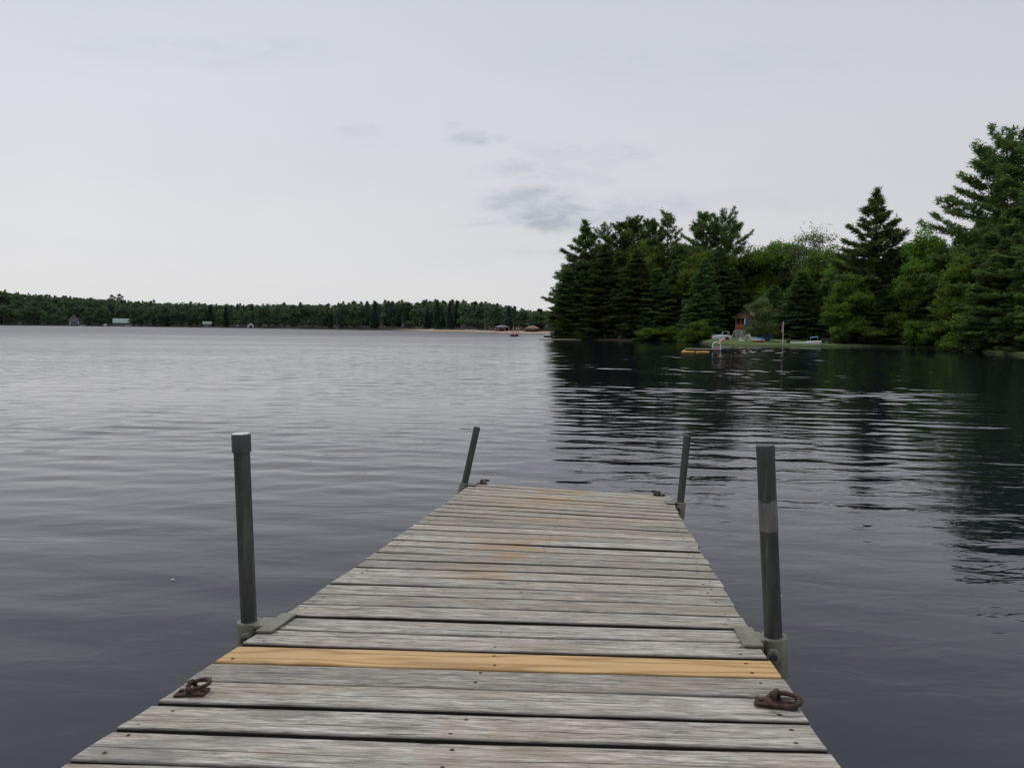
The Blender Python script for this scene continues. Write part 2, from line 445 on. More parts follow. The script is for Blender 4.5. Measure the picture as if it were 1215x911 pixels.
def wood_mat(new=False):
    m, nt, out = newmat('new_pine_wood' if new else 'weathered_wood'); g = NT(nt)
    pc = g.n('ShaderNodeAttribute', attribute_name='pco').outputs['Vector']
    sp = g.n('ShaderNodeSeparateXYZ'); g.link(pc, sp.inputs[0])
    u, v, i = sp.outputs
    def co(a, b_, k, extra=0):
        c_ = g.n('ShaderNodeCombineXYZ')
        g.link(g.math('MULTIPLY', u, a), c_.inputs[0]); g.link(g.math('MULTIPLY', v, b_), c_.inputs[1]); g.link(g.math('MULTIPLY_ADD', i, k, extra), c_.inputs[2])
        return c_.outputs[0]
    # warp so the grain flows round knots
    kn = g.n('ShaderNodeTexVoronoi'); kn.feature = 'F1'; g.link(co(4.2, 10, 3.1), kn.inputs['Vector']); kn.inputs['Scale'].default_value = 1
    kd = kn.outputs['Distance']
    knrand = g.n('ShaderNodeSeparateXYZ'); g.link(kn.outputs['Color'], knrand.inputs[0])
    knot_on = g.math('GREATER_THAN', knrand.outputs[0], .80)
    warp = g.noise(co(1.3, 9, 5.7), 1, 2 if new else 3, .45)
    rings = g.math('MULTIPLY', g.math('ADD', g.math('MULTIPLY', warp, 16.0 if new else 6.0), g.math('MULTIPLY', v, 30 if new else 55)), 1)
    rings = g.math('ADD', rings, g.math('MULTIPLY', g.math('MULTIPLY', g.maprange(kd, .45, 0, 0, 1, True), knot_on), 2.5))
    rg = g.math('SINE', g.math('MULTIPLY', rings, 2.3 if new else 4.2))
    fineg = g.noise(co(16, 190, 9.1), 1, 6, .75)
    strk = g.noise(co(6.5, 48, 2.3), 1, 8, .80, .3)
    if new:
        c = g.ramp(g.maprange(rg, -1, 1), [(.0, (.50, .33, .145)), (.55, (.45, .28, .11)), (.88, (.37, .205, .07)), (1, (.29, .15, .05))])
        c = g.mix(g.maprange(fineg, .3, .7, 0, .35), c, (.60, .42, .21))
        c = g.mix(g.maprange(g.noise(co(2, 6, 1), 1, 3, .6), .45, .7, 0, .6), c, (.34, .25, .14))
        c = g.mix(g.math('MULTIPLY', g.maprange(kd, .10, .04, 0, .8, True), knot_on), c, (.20, .09, .03))
        hgt = g.math('ADD', g.math('MULTIPLY', fineg, .6), g.math('MULTIPLY', rg, .15))
        rough = .6
    else:
        pr = g.n('ShaderNodeTexWhiteNoise'); pr.noise_dimensions = '1D'; g.link(i, pr.inputs['W'])
        prv = pr.outputs['Value']; prs = g.n('ShaderNodeSeparateXYZ'); g.link(pr.outputs['Color'], prs.inputs[0])
        fac = g.math('ADD', g.math('MULTIPLY', strk, .50), g.math('MULTIPLY', fineg, .50))
        c = g.ramp(fac, [(.37, (.045, .039, .033)), (.44, (.19, .172, .150)), (.50, (.345, .322, .285)), (.57, (.50, .468, .408)), (.67, (.65, .612, .540))])
        # ring lines
        c = g.mix(g.maprange(rg, .55, 1, 0, .32, True), c, (.13, .125, .115))
        # plank to plank
        hs = g.n('ShaderNodeHueSaturation'); g.link(c, hs.inputs['Color'])
        g.link(g.maprange(prv, 0, 1, .72, 1.17), hs.inputs['Value']); hs.inputs['Saturation'].default_value = 1.1
        c = hs.outputs[0]
        # grey green mildew patches
        wp = g.n('ShaderNodeNewGeometry').outputs['Position']
        mil = g.noise(g.vec('ADD', g.vec('MULTIPLY', wp, (1.6, 5.5, 1)), g.vec('MULTIPLY', pc, (0, 0, 1.9))), 1, 5, .65)
        c = g.mix(g.maprange(mil, .50, .68, 0, .7, True), c, (.185, .178, .162))
        # tan stain down the walked middle and over the far end
        pw = g.n('ShaderNodeSeparateXYZ'); g.link(wp, pw.inputs[0])
        stn = g.noise(g.vec('MULTIPLY', wp, (2.3, 3.2, 1)), 1, 4, .6, .3)
        line = g.math('ABSOLUTE', g.math('SUBTRACT', pw.outputs[0], g.math('MULTIPLY_ADD', pw.outputs[1], .125, -.30)))
        midm = g.maprange(line, .55, .05, 0, 1, True)
        c = g.mix(g.math('MULTIPLY', g.math('MULTIPLY', g.maprange(stn, .50, .66, 0, .72, True), midm), g.maprange(pw.outputs[1], 1.8, 3.3, .35, 1)), c, (.34, .20, .085))
        endm = g.maprange(pw.outputs[1], 3.3, 5.2, 0, .65, True)
        c = g.mix(g.math('MULTIPLY', endm, g.math('MULTIPLY', g.maprange(stn, .40, .60, .0, 1), g.maprange(line, .85, .3, .15, 1))), c, (.37, .28, .17))
        # warm old wood showing here and there
        wr = g.noise(co(2.2, 12, 4.4, 3), 1, 4, .6)
        c = g.mix(g.maprange(wr, .50, .70, 0, .6), c, (.29, .215, .14))
        algae = g.noise(co(5, 9, 3.3, 7), 1, 4, .65); c = g.mix(g.maprange(algae, .58, .74, 0, .35), c, (.20, .22, .15))
        # splits
        cr = g.noise(co(2.6, 105, 6.6), 1, 4, .65)
        crm = g.math('MULTIPLY', g.maprange(cr, .60, .66, 0, 1), g.maprange(g.noise(co(2.5, 9, 8), 1, 3, .5), .45, .60, 0, 1))
        mid = g.math('ABSOLUTE', g.math('SUBTRACT', v, g.math('MULTIPLY_ADD', g.noise(co(1.4, .1, 1.7), 1, 3, .6), .05, g.math('MULTIPLY_ADD', prs.outputs[1], .05, .02))))
        midc = g.math('MULTIPLY', g.maprange(mid, .0022, .0006, 0, 1), g.math('MULTIPLY', g.math('GREATER_THAN', prs.outputs[0], .35), g.maprange(g.noise(co(1.1, .1, 7), 1, 2, .5), .43, .5, 0, 1)))
        crack = g.math('MAXIMUM', crm, midc)
        c = g.mix(g.math('MULTIPLY', crack, .85), c, (.035, .032, .03))
        # knots
        kk = g.math('MULTIPLY', g.maprange(kd, .14, .07, 0, .8, True), knot_on)
        c = g.mix(kk, c, (.10, .078, .06))
        # ragged dark edges, and the shade of the gaps painted on the plank sides
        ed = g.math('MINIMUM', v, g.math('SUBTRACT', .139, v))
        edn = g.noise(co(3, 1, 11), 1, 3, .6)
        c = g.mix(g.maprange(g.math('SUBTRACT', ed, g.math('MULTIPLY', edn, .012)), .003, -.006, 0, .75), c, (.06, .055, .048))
        c = g.mix(g.maprange(ed, -.002, -.014, 0, .95), c, (.012, .011, .010))  # plank sides go near black: gap shade put into the colour
        hgt = g.math('SUBTRACT', g.math('ADD', g.math('MULTIPLY', fineg, .5), g.math('MULTIPLY', strk, .7)), g.math('MULTIPLY', crack, 1.5))
        rough = .85
    b = g.n('ShaderNodeBsdfPrincipled'); g.link(c, b.inputs['Base Color']); b.inputs['Roughness'].default_value = rough
    b.inputs['Specular IOR Level'].default_value = .25
    g.link(g.bump(hgt, .8, .005), b.inputs['Normal']); g.link(b.outputs[0], out.inputs[0])
    return m
M_OLD, M_NEW = wood_mat(), wood_mat(True)
M_RUST = plain('rusted_iron', (.062, .030, .020), .85, .2, var=.4, scale=60, bump=.5)
M_NAIL = plain('rusty_nail', (.045, .030, .022), .7, .5, var=.3, scale=90)
M_FRAME = plain('wet_frame_timber', (.10, .085, .065), .8, var=.3, scale=9)

def planks(ids, name, mat, nails=True):
    vs = []; fs = []; pco = []; mi = []
    rnd = random.Random(9)
    for i in ids:
        r = random.Random(i * 7 + 3)
        gap_a = r.uniform(.0018, .0044); gap_b = r.uniform(.0018, .0044)
        if i == 2: gap_b = .004; gap_a = .0045
        if i == 3: gap_a = .004
        if i in (1,): gap_b = .006
        if i in (11, 13): gap_b = .0065
        s0 = i * PB + gap_a; s1 = (i + 1) * PB - gap_b
        e0, e1 = r.uniform(-.007, .005), r.uniform(-.007, .005)
        dz = r.uniform(-.001, .001) - (.0015 if i == 1 else 0); tilt = -.04 if i == 1 else r.uniform(-.030, -.006); cup = r.uniform(-.0015, .003)
        sk = r.uniform(-.003, .003)
        nL = 46; ph = r.uniform(0, 6); ph2 = r.uniform(0, 6)
        b0 = len(vs)
        prof = [(0, -.038), (0, -.0075), (0, -.004), (.0015, -.0015), (.006, 0), (.033, .0), (.066, .0), (.10, 0), (.133, 0), (.1375, -.0015), (.139, -.004), (.139, -.0075), (.139, -.038)]
        np_ = len(prof); wdt = s1 - s0
        for k in range(nL + 1):
            f = k / nL; t = -WD / 2 + e0 + f * (WD - e0 + e1)
            wob = .0012 * math.sin(f * 9 + ph) + .0009 * math.sin(f * 23 + ph2) + r.uniform(-.0006, .0006)
            wob2 = .0012 * math.sin(f * 7 + ph2) + .0009 * math.sin(f * 19 + ph) + r.uniform(-.0006, .0006)
            for (pv, pz) in prof:
                q = pv / .139
                s = s0 + wdt * q + (wob * (1 - q) + wob2 * q) + sk * (f - .5) * 2
                bow = .0015 * math.sin(f * 5 + ph)
                z = pz + dz + tilt * (pv - .07) * 1.0 + cup * (2 * q - 1) ** 2 + bow
                vs.append(deck(s, t, z)); pco.append((t + WD / 2, pv if pz > -.006 else (-.03 if pv < .07 else .169), i + .5))
        for k in range(nL):
            for j in range(np_ - 1):
                a = b0 + k * np_ + j
                fs.append((a, a + np_, a + np_ + 1, a + 1)); mi.append(0)
        fs.append(tuple(b0 + j for j in range(np_))); mi.append(0)
        fs.append(tuple(b0 + nL * np_ + j for j in reversed(range(np_)))); mi.append(0)
        if nails:
            for t0 in (-WD / 2 + .055, WD / 2 - .055, 0.02):
                for pv in (.032, .105):
                    if r.random() < (.12 if t0 != .02 else .45): continue
                    t = t0 + r.uniform(-.018, .018); pv2 = pv + r.uniform(-.014, .014); rad = r.uniform(.0038, .0056)
                    z = dz + tilt * (pv2 - .07) + .0012; b1 = len(vs); n = 9
                    bow = .0015 * math.sin(((t + WD / 2) / WD) * 5 + ph)
                    for q_ in range(n):
                        an = q_ * 2 * math.pi / n
                        vs.append(deck(s0 + pv2 + math.sin(an) * rad, t + math.cos(an) * rad, z + bow)); pco.append((0, 0, 0))
                    fs.append(tuple(range(b1, b1 + n))); mi.append(1)
    o = dock.location
    me = bpy.data.meshes.new(name)
    me.from_pydata([(v.x - o.x, v.y - o.y, v.z - o.z) for v in vs], [], fs)
    me.materials.append(mat); me.materials.append(M_NAIL)
    me.polygons.foreach_set('material_index', mi)
    a_ = me.attributes.new('pco', 'FLOAT_VECTOR', 'POINT'); a_.data.foreach_set('vector', [x for p in pco for x in p])
    me.polygons.foreach_set('use_smooth', [True] * len(fs)); me.set_sharp_from_angle(angle=math.radians(50)); me.update()
    ob_ = bpy.data.objects.new(name, me); C.objects.link(ob_); ob_.parent = dock
    return ob_
NEWP = 4
NB = 31
planks([i for i in range(-24, NB) if i != NEWP], 'deck', M_OLD)
npk = planks([NEWP], 'plank', M_NEW); npk['label'] = 'new yellow plank among the grey ones'

# frame timbers under the planks
for t in (-WD / 2 + .03, 0, WD / 2 - .03):
    mb = MB()
    ss = [-24 * PB + i * (NB + 24) * PB / 24 for i in range(25)]
    ss[0] += .01; ss[-1] -= .01
    prof = [(-.02, -.185), (.02, -.185), (.02, -.044), (-.02, -.044)]
    rowsP = [[deck(s, t + a, h) for a, h in prof + prof[:1]] for s in ss]
    mb.grid(rowsP)
    n = len(mb.v); mb.f.append([0, 1, 2, 3]); mb.mi.append(0); mb.f.append([n - 5, n - 4, n - 3, n - 2]); mb.mi.append(0)
    dlocal(mb).build('stringer', M_FRAME, dock)
for s in (NB * PB - .045, 15 * PB, 1.0):
    mb = MB()
    for t0_, t1_ in ((-WD / 2 + .052, -.022), (.022, WD / 2 - .052)):
        mb.hexa([deck(s, t0_, -.18), deck(s, t1_, -.18), deck(s + .038, t1_, -.18), deck(s + .038, t0_, -.18),
                 deck(s, t0_, -.046), deck(s, t1_, -.046), deck(s + .038, t1_, -.046), deck(s + .038, t0_, -.046)])
    dlocal(mb).build('crossbeam', M_FRAME, dock)

# pipe posts and their brackets
def steel(name, c1, c2, metal=.35, rough=.55):
    m, nt, out = newmat(name); g = NT(nt)
    tc_ = g.n('ShaderNodeTexCoord').outputs['Object']
    n_ = g.noise(g.vec('MULTIPLY', tc_, (26, 26, 5)), 1, 5, .65); n2_ = g.noise(tc_, 120, 3, .6)
    c = g.ramp(n_, [(.3, c1), (.7, c2)])
    c = g.mix(g.maprange(n2_, .35, .75, 0, .35), c, tuple(x * .55 for x in c1))
    rs = g.noise(g.vec('MULTIPLY', tc_, (1, 1, .35)), 22, 5, .7); c = g.mix(g.maprange(rs, .58, .70, 0, .55), c, (.10, .06, .035))
    sc_ = g.noise(g.vec('MULTIPLY', tc_, (90, 90, 3)), 1, 3, .6); c = g.mix(g.maprange(sc_, .60, .72, 0, .5), c, tuple(min(1, x * 1.9) for x in c2))
    b = g.n('ShaderNodeBsdfPrincipled'); g.link(c, b.inputs['Base Color']); b.inputs['Metallic'].default_value = metal
    g.link(g.maprange(n_, .3, .7, rough - .1, rough + .15), b.inputs['Roughness'])
    g.link(g.bump(n2_, .15, .003), b.inputs['Normal']); g.link(b.outputs[0], out.inputs[0]); return m
M_PIPE = steel('dull_galvanised_pipe', (.034, .038, .034), (.095, .103, .094))
M_CAP = steel('dark_pipe_cap', (.045, .048, .047), (.085, .09, .086))
M_CAPT = steel('pale_cap_top', (.42, .43, .42), (.62, .62, .60), .2)
M_CAST = steel('olive_cast_metal', (.12, .115, .088), (.235, .225, .175), .15, .65)
M_TAPE = steel('grey_tape', (.085, .088, .08), (.22, .22, .20), 0, .7)
M_BOLT = steel('dark_bolt', (.03, .028, .026), (.07, .065, .06), .5)
def post(j, side, topx, topy, off, capped=False, patch=None, label=None):
    s = j * PB
    cpos = deck(s, side * (WD / 2 + off), .012)
    top = at(topx, topy, cpos.y)
    ax = (top - cpos).normalized()
    o = dock.location
    R = .0255
    bot = cpos - ax * 1.6
    mb = MB()
    mb.tube([bot, cpos, top], R, 32)
    if not capped:       # open pipe mouth: dark disc just inside a thin lip
        pass
    pipe = dlocal(mb).build('post', M_PIPE, dock, smooth=True); pipe['label'] = label
    if capped:
        mb = MB(); mb.tube([top - ax * .052, top + ax * .002, top + ax * .006], [.0300, .0300, .0288], 32, caps=True)
        dlocal(mb).build('cap', M_CAP, pipe, smooth=True)
        mb = MB(); mb.tube([top + ax * .0062, top + ax * .0085], [.0280, .0268], 32); dlocal(mb).build('cap_lid', M_CAPT, pipe)
    else:
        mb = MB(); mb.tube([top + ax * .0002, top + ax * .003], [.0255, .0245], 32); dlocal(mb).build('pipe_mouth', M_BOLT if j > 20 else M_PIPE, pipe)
        mb = MB(); mb.tube([top - ax * .022, top - ax * .018, top - ax * .002], [.0260, .0263, .0263], 32); dlocal(mb).build('rim', M_CAP, pipe, smooth=True)
    if patch:
        mb = MB(); t0, t1 = at(patch[0], patch[1], cpos.y), at(patch[0], patch[2], cpos.y)
        h0 = (t0 - cpos).dot(ax); h1 = (t1 - cpos).dot(ax); n = 40; rows = []
        for q in range(n + 1):
            an = 2 * math.pi * q / n; u_ = ax.orthogonal().normalized(); w_ = ax.cross(u_)
            rr = (u_ * math.cos(an) + w_ * math.sin(an)) * (R + .0008)
            topj = h0 + .009 * math.sin(an + 1.2) + .003 * math.sin(an * 3 + 1) + .0012 * math.sin(an * 8)
            rows.append([cpos + ax * h1 + rr, cpos + ax * ((h1 + topj) / 2) + rr, cpos + ax * topj + rr])
        mb.grid(rows); tp = dlocal(mb).build('tape', M_TAPE, pipe, smooth=True)
    # bracket: strip on the deck, web and split collar with clamp screw
    def D(ds, dt, h): return deck(s + ds, side * (WD / 2 + dt), h)
    mb = MB()
    br0 = (.105, -.085)
    zt = .010
    def slab(a0, a1, t0, t1, h0, h1):
        mb.hexa([D(a0, t0, h0), D(a1, t0, h0), D(a1, t1, h0), D(a0, t1, h0), D(a0, t0, h1), D(a1, t0, h1), D(a1, t1, h1), D(a0, t1, h1)])
    slab(-.095, .095, -.052, .003, .0045, .012)
    slab(-.045, .045, .0032, off - .030, .001, .0118)
    slab(-.040, .040, .004, .012, -.105, .0005)
    # collar around the pipe
    a_b = cpos - ax * .118
    n = 40; u_ = ax.orthogonal().normalized(); w_ = ax.cross(u_)
    rows = []
    for q in range(n + 1):
        an = 2 * math.pi * q / n; e = u_ * math.cos(an) + w_ * math.sin(an)
        rows.append([cpos + e * .0262 + ax * .001, cpos + e * .0372 + ax * .001, cpos + e * .0388 - ax * .003, a_b + e * .0388, a_b + e * .0262])
    mb.grid(rows)
    br = dlocal(mb).build('bracket', M_CAST, dock, smooth=True, bevel=.0015)
    # clamp lug and screw toward the shore side
    mb = MB()
    dsh = (D(-.1, off, 0) - D(0, off, 0)).normalized(); inn = (D(0, 0, 0) - D(0, off, 0)).normalized()
    lug = cpos - ax * .045 + dsh * .036 + inn * .012
    mb.tube([lug - dsh * .004, lug + dsh * .022], [.021, .018], 18)
    dlocal(mb).build('clamp_lug', M_CAST, br, smooth=True)
    mb = MB(); mb.tube([lug + dsh * .0225, lug + dsh * .034], [.0105, .0095], 6); dlocal(mb).build('screw', M_BOLT, br)
post(6.35, -1, 286, 517, .074, True, label='dark near left pipe post with a flat topped cap')
post(6.25, 1, 908, 529, .046, False, patch=(911, 590, 629), label='near right grey pipe post with a pale taped patch')
post(30.3, -1, 566, 507, .044, label='thin far left pipe post leaning to the right')
post(28.3, 1, 815.5, 517, .050, label='far right pipe post leaning to the right')

# a leaf or two afloat
for px, py, a_, lab in ((925, 707, .5, 'pale leaf floating on the water right of the near right post'), (205, 688, 2.2, 'pale leaf floating on the water left of the near left post')):
    q = water_pt(px, py); mb = MB()
    L_ = .022; pts = [(-L_, 0, .003), (-L_ * .4, -.010, .0015), (L_ * .4, -.012, .001), (L_, 0, .004), (L_ * .4, .012, .002), (-L_ * .4, .010, .0015)]
    mb.add(pts, [(0, 1, 2, 3), (0, 3, 4, 5)]); o = mb.build('floating_leaf', plain('pale_leaf', (.30, .28, .21), .6), loc=(q.x, q.y, float(wave_height(np.array([q.x]), np.array([q.y]))[0]) + .001)); o.rotation_euler.z = a_; tag(o, lab, 'leaf')
# rusty mooring rings bolted to the deck
def mooring(s, t, R, tilt_dir, ang, plate_len, label, scl=1, upright=0, rang=None):
    base = deck(s, t, .004)
    pl = MB()
    ca_, sa_ = math.cos(ang), math.sin(ang)
    def Q(a, b_, h): return deck(s + a * sa_ + b_ * ca_, t + a * ca_ - b_ * sa_, h)
    L_ = plate_len; wd = .023
    pl.hexa([Q(-L_, -wd, .0035), Q(L_, -wd, .0035), Q(L_, wd, .0035), Q(-L_, wd, .0035), Q(-L_, -wd, .0085), Q(L_, -wd, .0085), Q(L_, wd, .0085), Q(-L_, wd, .0085)])
    for a in (-L_ * .72, L_ * .72):
        pl.tube([Q(a, 0, .0087), Q(a, 0, .0135)], [.0075, .006], 6)
    # raised eye (staple) straddling the plate
    pts = [Q(math.cos(th) * .004, math.cos(th) * .016, .008 + math.sin(th) * .026) for th in np.linspace(0, math.pi, 13)]
    pl.tube(pts, .0058, 10)
    root = dlocal(pl).build('mooring_ring', M_RUST, dock, smooth=True); root['label'] = label
    rg_ = MB()
    up = (deck(s, t, 1) - deck(s, t, 0)); rang = ang if rang is None else rang
    dr = (deck(s + math.sin(rang), t + math.cos(rang), 0) - deck(s, t, 0)).normalized() * tilt_dir
    ax = (up - dr * upright).normalized()
    dr2 = (dr - ax * dr.dot(ax)).normalized()
    c_ = Q(0, 0, .0235 if upright else .015) + dr2 * (R - .006) * .9
    rg_.ring(c_, ax, R, .0053, 44, 12)
    dlocal(rg_).build('ring', M_RUST, root, smooth=True)
def findst(px, py):
    best = None
    r = ray(px, py)
    for k in range(-60, 700):
        s = k * .01
        for tt in np.linspace(-WD / 2, WD / 2, 120):
            p = deck(s, float(tt)) - CAM
            q = Vector((p.dot(RI), p.dot(UP), p.dot(fw)))
            dx = CX + F * q.x / q.z - px; dy = CY - F * q.y / q.z - py
            e = dx * dx + dy * dy
            if best is None or e < best[0]: best = (e, s, float(tt))
    return best[1], best[2]
s_, t_ = findst(227, 823); mooring(s_, t_, .026, 1, .15, .038, 'rusty mooring ring near the left edge of the dock, partly raised on its plate', upright=.08, rang=.3)
s_, t_ = findst(921, 836); mooring(s_, t_, .034, 1, -.25, .046, 'rusty mooring ring lying flat near the right edge of the dock', upright=.03, rang=-1.05)
s_, t_ = findst(571, 574); mooring(s_, t_, .034, 1, .2, .045, 'dark mooring ring at the far left corner of the dock', upright=.12)
s_, t_ = findst(782, 588); mooring(s_, t_, .034, -1, .1, .045, 'dark mooring ring at the far right corner of the dock', upright=.12)

# ------------------------------------------------------------------ trees
def tufts(rng, Cn, n, ln, wd, up=.35, outd=None, tint=None, flat=1.0):
    """n thin needle triangles at each centre"""
    N = len(Cn); c = np.repeat(Cn, n, 0)
    d = rng.normal(size=(N * n, 3)); d[:, 2] = d[:, 2] * flat + up
    if outd is not None: d += np.repeat(outd, n, 0) * .9
    d /= np.linalg.norm(d, axis=1)[:, None] + 1e-9
    q = rng.normal(size=(N * n, 3)); q[:, 2] *= flat; q -= d * (q * d).sum(1)[:, None]; q /= np.linalg.norm(q, axis=1)[:, None] + 1e-9
    L_ = ln * rng.uniform(.6, 1.3, (N * n, 1)); W_ = wd * rng.uniform(.6, 1.3, (N * n, 1))
    j = rng.normal(size=(N * n, 3)) * ln * .25
    V = np.stack([c + j - q * W_ * .5, c + j + q * W_ * .5, c + j + d * L_], 1)
    t = np.repeat(tint, n) + rng.normal(size=N * n) * .10
    return V, np.clip(t, 0, 1)
def quads(rng, Cn, n, sz, spread, nrm, tint):
    N = len(Cn); c = np.repeat(Cn, n, 0) + rng.normal(size=(N * n, 3)) * spread
    d = rng.normal(size=(N * n, 3)) * .75 + np.repeat(nrm, n, 0) * .7; d /= np.linalg.norm(d, axis=1)[:, None] + 1e-9
    a = rng.normal(size=(N * n, 3)); a -= d * (a * d).sum(1)[:, None]; a /= np.linalg.norm(a, axis=1)[:, None] + 1e-9
    b_ = np.cross(d, a); s = sz * rng.uniform(.55, 1.3, (N * n, 1))
    V = np.stack([c - a * s * .6, c - b_ * s * .32, c + a * s * .6, c + b_ * s * .32], 1)
    t = np.repeat(tint, n) + rng.normal(size=N * n) * .12
    return V, np.clip(t, 0, 1)

def conifer_mesh(seed, H, R, kind='pine', low=.12, dens=1.0, lnd=.42, wnd=.13, nt_=8, lean=0, spire=.0, whorl=.62):
    rng = np.random.default_rng(seed); rnd = random.Random(seed)
    tr = MB()
    k1, k2 = rnd.uniform(0, 6), rnd.uniform(0, 6)
    def tc_(z): 
        f = z / H; return Vector((lean * f * f + .012 * H * math.sin(f * 4 + k1) * f, .012 * H * math.sin(f * 5 + k2) * f, z))
    r0_ = .0135 * H + .03
    tr.tube([tc_(H * f) for f in np.linspace(0, 1, 12)], [r0_ * (1 - f) ** .8 + .02 for f in np.linspace(0, 1, 12)], 8)
    cen = []; outs = []; tin = []
    z = H * low
    while z < H * .985:
        t = (z - H * low) / (H * (1 - low))
        zt = z / H
        if kind in ('pine', 'pinep'):
            prof = np.interp(zt, [0, .1, .3, .5, .7, .85, .95, 1], [.6, .85, 1, .84, .52, .26, .10, .03]) if kind == 'pinep' else np.interp(zt, [0, .1, .3, .5, .7, .85, .95, 1], [.55, .8, 1, .96, .82, .60, .34, .12])
            nb = rnd.choice((3, 4, 5)) if zt > .4 else rnd.choice((4, 5, 6)); el = np.interp(zt, [0, .3, .6, .85, 1], [-.12, .0, .22, .6, 1.1]); irr = (.55, 1.2)
        elif kind == 'spruce':
            prof = (1 - zt) ** .82 * 1.05 + .03; nb = rnd.choice((6, 7, 8)); el = np.interp(zt, [0, .5, .9, 1], [-.32, -.12, .3, .9]); irr = (.8, 1.08)
        else:  # hemlock: soft, full
            prof = np.interp(zt, [0, .15, .4, .7, .9, 1], [.85, 1, .92, .6, .28, .05]); nb = rnd.choice((5, 6, 7)); el = np.interp(zt, [0, .5, .9, 1], [-.15, 0, .3, .8]); irr = (.6, 1.12)
        a0 = rnd.uniform(0, 6.28); base_ = tc_(z)
        for k in range(nb):
            a = a0 + k * 6.283 / nb + rnd.uniform(-.35, .35)
            if kind in ('pine', 'pinep') and rnd.random() < .08: continue
            L = R * prof * rnd.uniform(*irr)
            if L < .25: L = .25
            e = el + rnd.uniform(-.12, .14)
            dh = np.array([math.cos(a), math.sin(a), 0.]); b0 = np.array(base_) + np.array([0, 0, rnd.uniform(-.3, .3)])
            curve = rnd.uniform(.08, .30) if kind in ('pine', 'pinep') else rnd.uniform(-.05, .16)
            def bp(f): return b0 + dh * (L * f * math.cos(e)) + np.array([0, 0, L * (f * math.sin(e) + curve * (f * f - .25 * f))])
            if L > .8:
                tr.tube([bp(0), bp(.5), bp(.95)], [.010 * L + .015, .006 * L + .01, .008], 3, caps=False)
            npt = max(3, int(L * 7.5 * dens * (1.25 if kind not in ('pine', 'pinep') else 1.0)))
            side = np.array([-dh[1], dh[0], 0.])
            for q in range(npt):
                f = rng.uniform(.22 if kind not in ('pine', 'pinep') else .3, 1.02) ** .8
                wv = L * (.30 if kind in ('pine', 'pinep') else .34) * (1 - .55 * f) * (1 if f > .3 else .6)
                sp_ = rng.uniform(-1, 1)
                p = bp(f) + side * wv * sp_ + np.array([0, 0, rng.normal() * .10 + (.10 * L * .2 if kind in ('pine', 'pinep') else -.05 * abs(sp_) * L * .5)])
                cen.append(p); outs.append(dh * .8 + side * sp_ * .6)
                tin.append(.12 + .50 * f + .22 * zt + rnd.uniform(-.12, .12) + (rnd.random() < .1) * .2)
        z += whorl * rnd.uniform(.6, 1.4) * (H / 20) ** .5 * (1.0 if kind in ('pine', 'pinep') else .8)
    if kind in ('pine', 'pinep'):   # leader candles
        for q in range(10):
            cen.append(np.array(tc_(H * (1 + rnd.uniform(-.03, .012))))); outs.append(np.array([0, 0, 1.])); tin.append(.6)
    cen = np.array(cen); outs = np.array(outs); tin = np.array(tin)
    V, T = tufts(rng, cen, nt_, lnd, wnd, .16, outs, tin, .45 if kind in ('pine', 'pinep') else .35)
    return V, T, tr

